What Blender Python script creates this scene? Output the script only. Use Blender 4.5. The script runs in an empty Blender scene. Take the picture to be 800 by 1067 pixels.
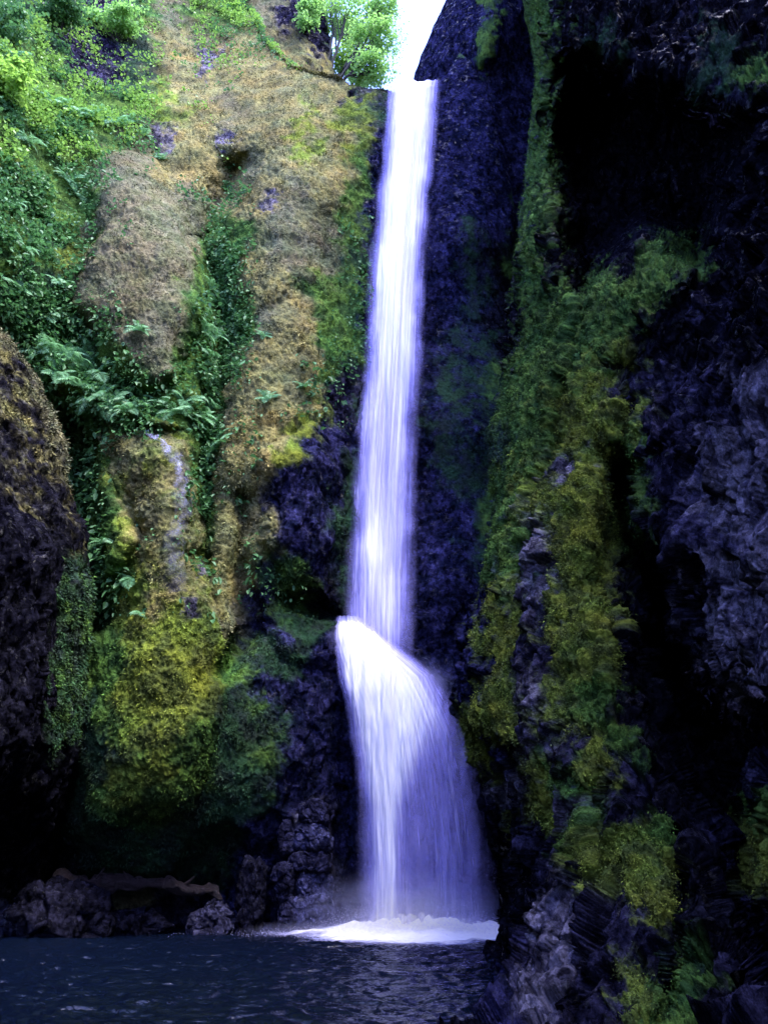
import bpy, math
from mathutils import Vector, Quaternion
import numpy as np

rng = np.random.default_rng(7)
SC = bpy.context.scene
COL = SC.collection

# ------------------------------------------------------------------ camera
F = 800.0; TILT = math.radians(24.0); CH = 1.6
CT, ST = math.cos(TILT), math.sin(TILT)


def P(px, py, Y):
    """world point seen at picture position (px,py) standing Y metres ahead"""
    px, py, Y = np.broadcast_arrays(np.asarray(px, float), np.asarray(py, float), np.asarray(Y, float))
    a = (px - 400) / F; b = (533.5 - py) / F
    s = Y / (CT - b * ST)
    return np.stack([a * s, Y, CH + s * (ST + b * CT)], -1)


cam = bpy.data.cameras.new('camera'); camo = bpy.data.objects.new('camera', cam); COL.objects.link(camo)
camo.location = (0, 0, CH); camo.rotation_euler = (math.pi / 2 + TILT, 0, 0)
cam.sensor_fit = 'VERTICAL'; cam.sensor_height = 24; cam.lens = 24 * F / 1067
cam.clip_end = 2000; cam.clip_start = 0.05
SC.camera = camo

# ------------------------------------------------------------------ noise


def _h(ix, iy, iz, seed):
    n = (ix * 73856093) ^ (iy * 19349663) ^ (iz * 83492791) ^ (seed * 2654435761 % 2147483647)
    n = n & 0xFFFFFFFF
    n = ((n ^ (n >> 15)) * 2246822519) & 0xFFFFFFFF
    n = ((n ^ (n >> 13)) * 3266489917) & 0xFFFFFFFF
    return ((n ^ (n >> 16)) & 0xFFFFFFFF).astype(np.float32) / 4294967295.0


def vnoise(p, seed=0):
    i = np.floor(p).astype(np.int64); f = (p - i).astype(np.float32)
    u = f * f * f * (f * (f * 6 - 15) + 10)
    r = 0
    for dx in (0, 1):
        wx = u[..., 0] if dx else 1 - u[..., 0]
        for dy in (0, 1):
            wy = u[..., 1] if dy else 1 - u[..., 1]
            for dz in (0, 1):
                wz = u[..., 2] if dz else 1 - u[..., 2]
                r = r + wx * wy * wz * _h(i[..., 0] + dx, i[..., 1] + dy, i[..., 2] + dz, seed)
    return r * 2 - 1


def fbm(p, sc, oct=4, seed=0, gain=0.5):
    r = 0; a = 1.0; t = 0
    q = p / sc
    for k in range(oct):
        r = r + a * vnoise(q + 17.3 * k, seed + k); t += a; a *= gain; q = q * 2.03
    return r / t


def cells(p, seed=0):
    """F1, F2 and id-noise of a cellular pattern"""
    i = np.floor(p).astype(np.int64)
    f1 = np.full(p.shape[:-1], 9.0, np.float32); f2 = f1.copy(); idn = np.zeros_like(f1)
    for dx in (-1, 0, 1):
        for dy in (-1, 0, 1):
            for dz in (-1, 0, 1):
                cx, cy, cz = i[..., 0] + dx, i[..., 1] + dy, i[..., 2] + dz
                qx = cx + _h(cx, cy, cz, seed); qy = cy + _h(cx, cy, cz, seed + 1); qz = cz + _h(cx, cy, cz, seed + 2)
                d = np.sqrt((p[..., 0] - qx) ** 2 + (p[..., 1] - qy) ** 2 + (p[..., 2] - qz) ** 2).astype(np.float32)
                idv = _h(cx, cy, cz, seed + 3)
                g = (p[..., 0] - qx) * (_h(cx, cy, cz, seed + 4) - .5) + (p[..., 1] - qy) * (_h(cx, cy, cz, seed + 5) - .5) + (p[..., 2] - qz) * (_h(cx, cy, cz, seed + 6) - .5)
                near = d < f1
                f2 = np.where(near, f1, np.minimum(f2, d)); idn = np.where(near, idv + g * 2.6, idn); f1 = np.where(near, d, f1)
    return f1, f2, idn


def sst(a, b, x):
    t = np.clip((x - a) / (b - a), 0, 1); return t * t * (3 - 2 * t)


def tps(ctrl):
    """thin plate spline through (px,py,value)"""
    c = np.array(ctrl, float); X = c[:, :2] / 100; n = len(c)
    def U(r2): return np.where(r2 > 0, r2 * np.log(r2 + 1e-12), 0)
    K = U(((X[:, None] - X[None]) ** 2).sum(-1)) + np.eye(n) * 0.02
    A = np.zeros((n + 3, n + 3)); A[:n, :n] = K; A[:n, n] = 1; A[:n, n + 1:] = X; A[n, :n] = 1; A[n + 1:, :n] = X.T
    w = np.linalg.solve(A, np.concatenate([c[:, 2], [0, 0, 0]]))
    def f(px, py):
        px = px / 100; py = py / 100
        r = w[n] + w[n + 1] * px + w[n + 2] * py
        for k in range(n):
            r = r + w[k] * U((px - X[k, 0]) ** 2 + (py - X[k, 1]) ** 2)
        return r
    return f


def sdpoly(px, py, poly):
    """signed distance (inside positive) to polygon, in picture units"""
    v = np.array(poly, float); n = len(v)
    d = np.full(px.shape, 1e9); inside = np.zeros(px.shape, bool)
    for k in range(n):
        a, b = v[k], v[(k + 1) % n]; e = b - a
        wx, wy = px - a[0], py - a[1]
        t = np.clip((wx * e[0] + wy * e[1]) / (e @ e), 0, 1)
        d = np.minimum(d, (wx - e[0] * t) ** 2 + (wy - e[1] * t) ** 2)
        c = ((a[1] > py) != (b[1] > py))
        xi = a[0] + (py - a[1]) * e[0] / (e[1] if e[1] != 0 else 1e-9)
        inside ^= c & (px < xi)
    d = np.sqrt(d); return np.where(inside, d, -d)


def dline(px, py, line):
    v = np.array(line, float); d = np.full(px.shape, 1e9)
    for k in range(len(v) - 1):
        a, b = v[k], v[k + 1]; e = b - a
        wx, wy = px - a[0], py - a[1]
        t = np.clip((wx * e[0] + wy * e[1]) / (e @ e), 0, 1)
        d = np.minimum(d, (wx - e[0] * t) ** 2 + (wy - e[1] * t) ** 2)
    return np.sqrt(d)


def bulge(px, py, poly, w):
    s = sdpoly(px, py, poly)
    return 1 - np.exp(-np.clip(s, 0, None) / w)


def itp(y, pts):
    p = np.array(pts, float); return np.interp(y, p[:, 0], p[:, 1])


# ------------------------------------------------------------------ objects
def tag(o, label=None, cat=None, group=None, kind=None):
    if label: o['label'] = label
    if cat: o['category'] = cat
    if group: o['group'] = group
    if kind: o['kind'] = kind
    return o


def raw_mesh(name, V, FA, mat=None, smooth=True, cols=None, attrs=None):
    """V (n,3), FA (m,3|4) array -> mesh"""
    me = bpy.data.meshes.new(name)
    V = np.asarray(V, np.float32); FA = np.asarray(FA, np.int32)
    n, m, k = len(V), len(FA), FA.shape[1]
    me.vertices.add(n); me.vertices.foreach_set('co', V.ravel())
    me.loops.add(m * k); me.loops.foreach_set('vertex_index', FA.ravel())
    me.polygons.add(m); me.polygons.foreach_set('loop_start', np.arange(0, m * k, k, dtype=np.int32))
    me.polygons.foreach_set('use_smooth', np.full(m, smooth))
    me.update(calc_edges=True)
    if cols is not None:
        a = me.color_attributes.new('Col', 'FLOAT_COLOR', 'POINT')
        c4 = np.ones((n, 4), np.float32); c4[:, :3] = cols; a.data.foreach_set('color', c4.ravel())
    for key, val in (attrs or {}).items():
        a = me.attributes.new(key, 'FLOAT', 'POINT'); a.data.foreach_set('value', np.asarray(val, np.float32).ravel())
    if mat: me.materials.append(mat)
    return me


def obj(name, me, parent=None, loc=None):
    o = bpy.data.objects.new(name, me); COL.objects.link(o)
    if parent: o.parent = parent
    if loc is not None: o.location = loc
    return o


def empty(name, loc):
    o = bpy.data.objects.new(name, None); COL.objects.link(o); o.location = loc; o.empty_display_size = 0.2; return o


def gridfaces(nr, nc):
    i = np.arange(nr * nc).reshape(nr, nc)
    return np.stack([i[:-1, :-1], i[1:, :-1], i[1:, 1:], i[:-1, 1:]], -1).reshape(-1, 4)


def gnormals(G):
    du = np.gradient(G, axis=1); dv = np.gradient(G, axis=0)
    flat = np.linalg.norm(dv, axis=-1) < 1e-7
    n = np.cross(dv, du); n /= np.linalg.norm(n, axis=-1, keepdims=True) + 1e-9
    if flat.any():
        for i in range(len(G) - 2, -1, -1): n[i] = np.where(flat[i][:, None], n[i + 1], n[i])
    return n      # faces the camera for picture-ordered grids


# ------------------------------------------------------------------ surface cover map
MAP = """ddrrgbggbrrggrrgrgrkrrpkk
gdrrdGbpGprggrrgrgrdkrrdk
ggrrdGGGGGGrrrrrrgkkkkrdg
gggggOpbGGGOdrrrrgkkkkkrk
ggggbGpGGGGOrrrrrgkkkkkkr
OggbbGGGbGGgrrrrrgkkkkkkr
gggbbbrGGbGgrrrrrgkkkkkkk
gggbbbrgGrrgrrrdrgkkkkkkr
gdObbbggGbrdrrrdkgkkkggrr
dgbbbbggGGggrrrdkgkgggrrr
dggbbbggbGggrrrdkggggrrpr
bgggbbggbbggdrddkgggOrrrr
bgggggggbbgrdrddgggOrrrrp
rbggggggGbOrdrddggOOOrrrp
rrgGpOgGGOrrdrdddgOOgrrpp
rrggOpgGGrrdrrddgOpOgrrpp
rrggGpgGGrrdrrrdgOOOgrrpp
rrggOpgGGrrdrrrdgpOOgkrrp
rrggOpOGdgrddrrdgpOOkkrpp
rrdgOOObrgkddrrrOpOOkkrpp
rrdgOOObrddrrrrrOrOOkkkpp
rrggOOOgddrrrrrrOrOOkkkpp
rrdgOOOdrrrrrrrrOpOgkkkrp
rrdgOOgddrrrrrrOOrOgkkkkk
rrddgggddrrrrrrOrprOgkkkk
kkdggggddrrrrrrkpOgOrkkkr
kkddggdddrprrrrkrOpgrkkkg
kkkddddkrrprrrrkkrgOOgkrO
rkkddkkkrrprrrrkkrrOOOkkO
rrkbbrrrrprrrrrkkrprrOkkr
rrrrrrrrrrrrrrrkkrprrrgkr
rrrrrrrrrrrrrrrkrrprOrgrr
rrrrrrrrrrrrrrrkrprrOggkr
rrrrrrrrrrrrrrrkrprrOggkr""".split('\n')
TYPES = 'GOgdrbpkv'
#            colour A               colour B            moss  relief(rock)
TCOL = {
    'G': ((.150, .138, .050), (.100, .098, .044), 1.0),
    'O': ((.110, .145, .020), (.048, .066, .016), 1.0),
    'g': ((.055, .110, .020), (.020, .046, .012), 1.0),
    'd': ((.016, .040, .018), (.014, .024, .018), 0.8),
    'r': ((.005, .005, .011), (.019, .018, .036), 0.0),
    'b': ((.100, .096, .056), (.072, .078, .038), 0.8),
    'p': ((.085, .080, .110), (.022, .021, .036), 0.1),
    'k': ((.002, .002, .004), (.006, .006, .010), 0.0),  # wet black basalt; also puts the shade of cave, cracks and undercut into colour
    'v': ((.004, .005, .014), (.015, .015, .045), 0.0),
}
GRID = np.array([[TYPES.index(c) for c in r[:25]] for r in MAP])
VI, RI = TYPES.index('v'), TYPES.index('r')      # the wet rock round the falls is more violet
GRID[4:12, 6:11] = np.where(GRID[4:12, 6:11] == TYPES.index('r'), TYPES.index('b'), GRID[4:12, 6:11])
GRID[:15, 2:12] = np.where(GRID[:15, 2:12] == TYPES.index('p'), TYPES.index('G'), GRID[:15, 2:12])
GRID[14:22, 4:6] = np.where(GRID[14:22, 4:6] == TYPES.index('p'), TYPES.index('b'), GRID[14:22, 4:6])
GRID[:, 12:17] = np.where(GRID[:, 12:17] == RI, VI, GRID[:, 12:17])
GRID[14:, 7:12] = np.where(GRID[14:, 7:12] == RI, VI, GRID[14:, 7:12])
KI = TYPES.index('k'); bl_ = GRID[0:3, 18:]; bl_[:] = np.where(bl_ == RI, KI, np.where(bl_ == TYPES.index('p'), RI, bl_))  # rock round the cave made near-black, shade added in its colour
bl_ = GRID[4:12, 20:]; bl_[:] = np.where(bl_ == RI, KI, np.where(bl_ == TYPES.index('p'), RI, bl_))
ONE = np.eye(len(TYPES), dtype=np.float32)[GRID]       # 34,25,8


dk_ = ONE[:, 13:16, TYPES.index('d')].copy(); ONE[:, 13:16, TYPES.index('d')] -= .5 * dk_; ONE[:, 13:16, VI] += .5 * dk_
gk_ = ONE[25:29, 2:8, KI].copy(); ONE[25:29, 2:8, KI] -= .6 * gk_; ONE[25:29, 2:8, TYPES.index('d')] += .6 * gk_


def bil(img, px, py, cell=32.0):
    H, W = img.shape[:2]
    x = np.clip(px / cell - .5, 0, W - 1.001); y = np.clip(py / cell - .5, 0, H - 1.001)
    i, j = y.astype(int), x.astype(int); fy, fx = (y - i), (x - j)
    if img.ndim == 3: fy, fx = fy[..., None], fx[..., None]
    return (img[i, j] * (1 - fx) + img[i, j + 1] * fx) * (1 - fy) + (img[i + 1, j] * (1 - fx) + img[i + 1, j + 1] * fx) * fy


def cover(px, py, W, extra=None, scale=1.0, mixn=.95):
    """returns albedo, mossiness and type weights for surface points W"""
    wx = fbm(W, 1.1 * scale, 3, 61) * 22; wy = fbm(W, 1.1 * scale, 3, 67) * 26
    w = bil(ONE, px + wx, py + wy)
    if extra: w = extra(w, px + wx * .4, py + wy * .4)
    n = np.stack([fbm(W, 0.6 * scale, 5, 100 + 9 * k, .72) for k in range(len(TYPES))], -1)
    e = np.exp(np.clip((w + n * mixn) * 6.5, -40, 40)) * (w > .02)
    e /= e.sum(-1, keepdims=True) + 1e-9
    A = np.array([TCOL[t][0] for t in TYPES]); B = np.array([TCOL[t][1] for t in TYPES]); M = np.array([TCOL[t][2] for t in TYPES])
    m = sst(-.25, .3, fbm(W, 0.35 * scale, 4, 201, .65))[..., None]
    col = (e @ A) * (1 - m) + (e @ B) * m
    g = (1 + .45 * fbm(W, 0.12 * scale, 3, 211, .7)) * (1 + .5 * fbm(W, 1.5 * scale, 3, 221))
    hue = 1 + fbm(W, .8 * scale, 3, 231)[..., None] * np.array([.22, -.03, -.15]) * (e @ M)[..., None]; col = col * hue
    return col * g[..., None], e @ M, e


def relief(W, N, moss, k=1.0, rockamp=0.22, sc=1.0, mamp=.13, bigamp=.28, droop=.55):
    """real displacement: faceted where bare, cushioned where mossy"""
    q = W / (0.62 * sc); q = q + 0.22 * np.stack([fbm(W, .8, 2, 5), fbm(W, .8, 2, 6), fbm(W, .8, 2, 7)], -1)
    q = q * np.array([1.0, 1.0, .62])
    f1, f2, idn = cells(q, 31)
    edge = sst(0, .22, f2 - f1)
    rock = (idn - .5) * .85 + sst(0, .08, f2 - f1) * .16
    q2 = W / (0.23 * sc) * np.array([1., 1., .7]); q2 = q2 + .14 * fbm(W, .22 * sc, 3, 15)[..., None]
    g1, g2, id2 = cells(q2 + 4.1, 41)
    rock = rock + .24 * ((id2 - .5) * .8 + sst(0, .14, g2 - g1) * .2) + .10 * fbm(W, .2 * sc, 3, 19, .6)
    # moss: drooping cushions, stretched downhill
    qm = W * np.array([1, 1, droop])
    mo = 1.5 * (.4 - np.abs(fbm(qm, .42 * sc, 4, 71, .7))) + .9 * fbm(qm, .15 * sc, 4, 77, .75) + .3
    big = fbm(W, 2.4, 3, 55)
    d = big * bigamp * k + (1 - moss) * rock * rockamp * k + moss * (mo - .3) * mamp * k + .08 * k * fbm(W, .5, 3, 81)
    return d


def sheet(name, PX, PY, Y, mat, k=1.0, rockamp=.22, extra=None, wraps=(), sc=1.0, scale=1.0, dmask=None, mamp=.13, mixn=.95, bigamp=.28, droop=.55):
    W = P(PX, PY, Y); N = gnormals(W)
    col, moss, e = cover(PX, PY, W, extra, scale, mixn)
    d = relief(W, N, moss, k, rockamp, sc, mamp, bigamp, droop)
    if dmask is not None: d = d * dmask
    sl = np.maximum(np.linalg.norm(np.gradient(W, axis=0), axis=-1), np.linalg.norm(np.gradient(W, axis=1), axis=-1))
    fine = np.clip((2.4 * np.median(sl) / (sl + 1e-6) - .22) / .78, 0, 1)
    if bigamp: d0 = fbm(W, 2.4, 3, 55) * bigamp * k; d = d0 + (d - d0) * fine
    W = W + N * d[..., None]
    core = W.copy(); coreN = gnormals(W)
    full = W; fc = col; fm = moss
    r0 = c0 = 0
    for side, vec, n in wraps:      # carry the rock on round its edge
        vec = np.array(vec, float); t = (np.arange(1, n + 1) / n)
        if side in 'LR':
            edge = full[:, :1] if side == 'L' else full[:, -1:]
            add = edge + vec * t[None, :, None]
            add = add + .35 * np.minimum(t * 4, 1)[None, :, None] * np.stack([fbm(add, 1.2, 4, 3), fbm(add, 1.2, 4, 4), fbm(add, 1.2, 4, 8)], -1)
            ce = fc[:, :1] if side == 'L' else fc[:, -1:]; me_ = fm[:, :1] if side == 'L' else fm[:, -1:]
            ca = np.repeat(ce, n, 1); ma = np.repeat(me_, n, 1)
            if side == 'L':
                full = np.concatenate([add[:, ::-1], full], 1); fc = np.concatenate([ca, fc], 1); fm = np.concatenate([ma, fm], 1)
            else:
                full = np.concatenate([full, add], 1); fc = np.concatenate([fc, ca], 1); fm = np.concatenate([fm, ma], 1)
        else:
            edge = full[:1] if side == 'T' else full[-1:]
            add = edge + vec * t[:, None, None]
            add = add + .3 * np.minimum(t * 4, 1)[:, None, None] * np.stack([fbm(add, 1.2, 4, 3), fbm(add, 1.2, 4, 4), fbm(add, 1.2, 4, 8)], -1)
            ca = np.repeat(fc[:1] if side == 'T' else fc[-1:], n, 0); ma = np.repeat(fm[:1] if side == 'T' else fm[-1:], n, 0)
            if side == 'T':
                full = np.concatenate([add[::-1], full], 0); fc = np.concatenate([ca, fc], 0); fm = np.concatenate([ma, fm], 0)
            else:
                full = np.concatenate([full, add], 0); fc = np.concatenate([fc, ca], 0); fm = np.concatenate([fm, ma], 0)
    nr, nc = full.shape[:2]
    me = raw_mesh(name, full.reshape(-1, 3), gridfaces(nr, nc), mat, True, fc.reshape(-1, 3), {'moss': fm})
    o = obj(name, me); tag(o, kind='structure')
    return dict(o=o, W=core, N=coreN, PX=PX, PY=PY, moss=moss, e=e, col=col)


# ------------------------------------------------------------------ materials
def nodes(name):
    m = bpy.data.materials.new(name); m.use_nodes = True; nt = m.node_tree
    for n in list(nt.nodes): nt.nodes.remove(n)
    out = nt.nodes.new('ShaderNodeOutputMaterial')
    return m, nt, out, (lambda t, **k: mk(nt, t, **k))


def mk(nt, t, **k):
    n = nt.nodes.new(t)
    for a, b in k.items():
        if a.startswith('i_'):
            key = a[2:]; key = int(key) if key.isdigit() else key.replace('_', ' ')
            n.inputs[key].default_value = b
        else: setattr(n, a, b)
    return n


def rock_material():
    m, nt, out, N = nodes('mossy_rock'); L = nt.links.new
    col = N('ShaderNodeAttribute', attribute_name='Col'); mo = N('ShaderNodeAttribute', attribute_name='moss')
    tc = N('ShaderNodeTexCoord')
    n1 = N('ShaderNodeTexNoise', i_Scale=11.0, i_Detail=8.0, i_Roughness=.72); L(tc.outputs['Object'], n1.inputs['Vector'])
    n2 = N('ShaderNodeTexNoise', i_Scale=34.0, i_Detail=4.0, i_Roughness=.7); L(tc.outputs['Object'], n2.inputs['Vector'])
    vo = N('ShaderNodeTexVoronoi', i_Scale=9.0); L(tc.outputs['Object'], vo.inputs['Vector'])
    mr = N('ShaderNodeMapRange', i_1=.32, i_2=.70, i_3=.2, i_4=2.0); L(n1.outputs[0], mr.inputs[0])
    mr2 = N('ShaderNodeMapRange', i_1=.3, i_2=.7, i_3=.6, i_4=1.45); L(n2.outputs[0], mr2.inputs[0])
    mu = N('ShaderNodeMath', operation='MULTIPLY'); L(mr.outputs[0], mu.inputs[0]); L(mr2.outputs[0], mu.inputs[1])
    vm = N('ShaderNodeVectorMath', operation='SCALE'); L(col.outputs['Color'], vm.inputs[0])
    b = N('ShaderNodeBsdfPrincipled')
    L(vm.outputs[0], b.inputs['Base Color'])
    ro = N('ShaderNodeMapRange', i_1=0.0, i_2=.7, i_3=.34, i_4=.92); L(mo.outputs['Fac'], ro.inputs[0]); L(ro.outputs[0], b.inputs['Roughness'])
    n3 = N('ShaderNodeTexNoise', i_Scale=5.0, i_Detail=5.0, i_Roughness=.7); L(tc.outputs['Object'], n3.inputs['Vector'])
    wt = N('ShaderNodeMapRange', i_1=.58, i_2=.70, i_3=.0, i_4=.34); L(n3.outputs[0], wt.inputs[0])      # wet patches on bare rock
    sp = N('ShaderNodeMix', data_type='FLOAT'); L(mo.outputs['Fac'], sp.inputs['Factor']); L(wt.outputs[0], sp.inputs['A']); sp.inputs['B'].default_value = .04
    L(sp.outputs['Result'], b.inputs['Specular IOR Level'])
    ad = N('ShaderNodeMath', operation='MULTIPLY_ADD', i_1=.45); L(n2.outputs[0], ad.inputs[0]); L(n1.outputs[0], ad.inputs[2])
    ad2 = N('ShaderNodeMath', operation='MULTIPLY_ADD', i_1=.5); L(vo.outputs['Distance'], ad2.inputs[0]); L(ad.outputs[0], ad2.inputs[2])
    bp = N('ShaderNodeBump', i_Strength=.9, i_Distance=.08); L(ad2.outputs[0], bp.inputs['Height'])
    # broken angular faces: each cell of the stone leans its own way
    geo = N('ShaderNodeNewGeometry'); bare = N('ShaderNodeMapRange', i_1=.15, i_2=.7, i_3=1.0, i_4=.12); L(mo.outputs['Fac'], bare.inputs[0])
    wc = N('ShaderNodeVectorMath', operation='MULTIPLY_ADD'); L(n1.outputs['Color'], wc.inputs[0]); wc.inputs[1].default_value = (.07, .07, .07); L(tc.outputs['Object'], wc.inputs[2])
    st_ = N('ShaderNodeVectorMath', operation='MULTIPLY'); st_.inputs[1].default_value = (1.0, 1.0, .6); L(wc.outputs[0], st_.inputs[0])
    acc = geo.outputs['Normal']; tint = None
    for scl, kk in ((3.6, 1.0), (10.5, .9)):
        vc = N('ShaderNodeTexVoronoi', i_Scale=scl); L(st_.outputs[0], vc.inputs['Vector'])
        sb = N('ShaderNodeVectorMath', operation='SUBTRACT'); L(vc.outputs['Color'], sb.inputs[0]); sb.inputs[1].default_value = (.5, .5, .5)
        sc_ = N('ShaderNodeVectorMath', operation='SCALE'); L(sb.outputs[0], sc_.inputs[0]); m1 = N('ShaderNodeMath', operation='MULTIPLY', i_1=kk); L(bare.outputs[0], m1.inputs[0]); L(m1.outputs[0], sc_.inputs['Scale'])
        aa = N('ShaderNodeVectorMath', operation='ADD'); L(acc, aa.inputs[0]); L(sc_.outputs[0], aa.inputs[1]); acc = aa.outputs[0]
        tint = vc
    nz = N('ShaderNodeVectorMath', operation='NORMALIZE'); L(acc, nz.inputs[0]); L(nz.outputs[0], bp.inputs['Normal']); L(bp.outputs[0], b.inputs['Normal'])
    sx = N('ShaderNodeSeparateColor'); L(tint.outputs['Color'], sx.inputs[0]); tm = N('ShaderNodeMapRange', i_3=.45, i_4=1.75); L(sx.outputs[0], tm.inputs[0])
    tmx = N('ShaderNodeMix', data_type='FLOAT'); L(bare.outputs[0], tmx.inputs['Factor']); tmx.inputs['A'].default_value = 1.0; L(tm.outputs[0], tmx.inputs['B'])
    mu2 = N('ShaderNodeMath', operation='MULTIPLY'); L(mu.outputs[0], mu2.inputs[0]); L(tmx.outputs['Result'], mu2.inputs[1]); gm = N('ShaderNodeMapRange', i_1=.0, i_2=1.0, i_3=1.0, i_4=.55); L(mo.outputs['Fac'], gm.inputs[0]); pw = N('ShaderNodeMath', operation='POWER'); L(mu2.outputs[0], pw.inputs[0]); L(gm.outputs[0], pw.inputs[1]); L(pw.outputs[0], vm.inputs['Scale'])
    L(b.outputs[0], out.inputs[0]); return m


def leaf_material(name, c1, c2, rough=.55, trans=.35):
    m, nt, out, N = nodes(name); L = nt.links.new
    g = N('ShaderNodeNewGeometry'); oi = N('ShaderNodeObjectInfo')
    mx = N('ShaderNodeMix', data_type='RGBA'); mx.inputs['A'].default_value = (*c1, 1); mx.inputs['B'].default_value = (*c2, 1)
    ad = N('ShaderNodeMath', operation='ADD'); L(g.outputs['Random Per Island'], ad.inputs[0]); L(oi.outputs['Random'], ad.inputs[1])
    hf = N('ShaderNodeMath', operation='MULTIPLY', i_1=.5); L(ad.outputs[0], hf.inputs[0]); L(hf.outputs[0], mx.inputs['Factor'])
    b = N('ShaderNodeBsdfPrincipled', i_Roughness=rough); L(mx.outputs['Result'], b.inputs['Base Color']); b.inputs['Specular IOR Level'].default_value = .35
    t = N('ShaderNodeBsdfTranslucent'); L(mx.outputs['Result'], t.inputs['Color'])
    s = N('ShaderNodeMixShader', i_0=trans); L(b.outputs[0], s.inputs[1]); L(t.outputs[0], s.inputs[2])
    L(s.outputs[0], out.inputs[0]); return m


def tip_material(name, gain):
    m, nt, out, N = nodes(name); L = nt.links.new
    c = N('ShaderNodeAttribute', attribute_name='Col'); g = N('ShaderNodeNewGeometry')
    mr = N('ShaderNodeMapRange', i_3=.45 * gain, i_4=1.7 * gain); L(g.outputs['Random Per Island'], mr.inputs[0])
    v = N('ShaderNodeVectorMath', operation='SCALE'); L(c.outputs['Color'], v.inputs[0]); L(mr.outputs[0], v.inputs['Scale'])
    b = N('ShaderNodeBsdfPrincipled', i_Roughness=.95); L(v.outputs[0], b.inputs['Base Color']); b.inputs['Specular IOR Level'].default_value = .05
    L(b.outputs[0], out.inputs[0]); return m


def simple_noise_material(name, c1, c2, scale, rough, bump=.3, dist=.03, spec=.4):
    m, nt, out, N = nodes(name); L = nt.links.new
    tc = N('ShaderNodeTexCoord'); n = N('ShaderNodeTexNoise', i_Scale=scale, i_Detail=8.0, i_Roughness=.7); L(tc.outputs['Object'], n.inputs['Vector'])
    cr = N('ShaderNodeMapRange', i_1=.35, i_2=.65); L(n.outputs[0], cr.inputs[0])
    mx = N('ShaderNodeMix', data_type='RGBA'); mx.inputs['A'].default_value = (*c1, 1); mx.inputs['B'].default_value = (*c2, 1); L(cr.outputs[0], mx.inputs['Factor'])
    b = N('ShaderNodeBsdfPrincipled', i_Roughness=rough); L(mx.outputs['Result'], b.inputs['Base Color']); b.inputs['Specular IOR Level'].default_value = spec
    bp = N('ShaderNodeBump', i_Strength=bump, i_Distance=dist); L(n.outputs[0], bp.inputs['Height']); L(bp.outputs[0], b.inputs['Normal'])
    L(b.outputs[0], out.inputs[0]); return m


def fall_material(name, seed, thin=(.50, .47, .98), dense=(.96, .96, .98), fu=26.0, fv=2.2):
    m, nt, out, N = nodes(name); L = nt.links.new
    de = N('ShaderNodeAttribute', attribute_name='dens'); au = N('ShaderNodeAttribute', attribute_name='uu'); av = N('ShaderNodeAttribute', attribute_name='vv')
    cx = N('ShaderNodeCombineXYZ'); L(au.outputs['Fac'], cx.inputs[0]); L(av.outputs['Fac'], cx.inputs[1]); cx.inputs[2].default_value = seed * 3.7
    def st(su, sv, det):
        mp = N('ShaderNodeVectorMath', operation='MULTIPLY'); mp.inputs[1].default_value = (su, sv, 1); L(cx.outputs[0], mp.inputs[0])
        n = N('ShaderNodeTexNoise', i_Scale=1.0, i_Detail=det, i_Roughness=.6); L(mp.outputs[0], n.inputs['Vector']); return n
    a = st(fu, fv, 3.0); b_ = st(fu * 3.1, fv * 2.2, 3.0)
    s = N('ShaderNodeMath', operation='MULTIPLY_ADD', i_1=.5); L(b_.outputs[0], s.inputs[0])
    s0 = N('ShaderNodeMath', operation='MULTIPLY', i_1=.9); L(a.outputs[0], s0.inputs[0]); L(s0.outputs[0], s.inputs[2])   # ~0.7 mean
    mr = N('ShaderNodeMapRange', i_1=.48, i_2=.92, i_3=-.22, i_4=.22); mr.clamp = False; L(s.outputs[0], mr.inputs[0])
    # alpha = dens + streak * 4 * dens*(1-dens)
    om = N('ShaderNodeMath', operation='SUBTRACT', i_0=1.15); L(de.outputs['Fac'], om.inputs[1])
    pr = N('ShaderNodeMath', operation='MULTIPLY'); L(om.outputs[0], pr.inputs[0]); L(de.outputs['Fac'], pr.inputs[1])
    p3 = N('ShaderNodeMath', operation='MULTIPLY', i_1=3.4); L(pr.outputs[0], p3.inputs[0])
    al = N('ShaderNodeMath', operation='MULTIPLY_ADD', use_clamp=True); L(p3.outputs[0], al.inputs[0]); L(mr.outputs[0], al.inputs[1]); L(de.outputs['Fac'], al.inputs[2])
    mx = N('ShaderNodeMix', data_type='RGBA'); mx.inputs['A'].default_value = (*thin, 1); mx.inputs['B'].default_value = (*dense, 1)
    cf = N('ShaderNodeMapRange', i_1=.30, i_2=.80); L(al.outputs[0], cf.inputs[0]); L(cf.outputs[0], mx.inputs['Factor'])
    d = N('ShaderNodeBsdfDiffuse'); L(mx.outputs['Result'], d.inputs['Color'])
    t = N('ShaderNodeBsdfTranslucent'); L(mx.outputs['Result'], t.inputs['Color'])
    ms = N('ShaderNodeMixShader', i_0=.4); L(d.outputs[0], ms.inputs[1]); L(t.outputs[0], ms.inputs[2])
    tr = N('ShaderNodeBsdfTransparent'); fs = N('ShaderNodeMixShader'); L(al.outputs[0], fs.inputs[0]); L(tr.outputs[0], fs.inputs[1]); L(ms.outputs[0], fs.inputs[2])
    L(fs.outputs[0], out.inputs[0]); return m


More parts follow.
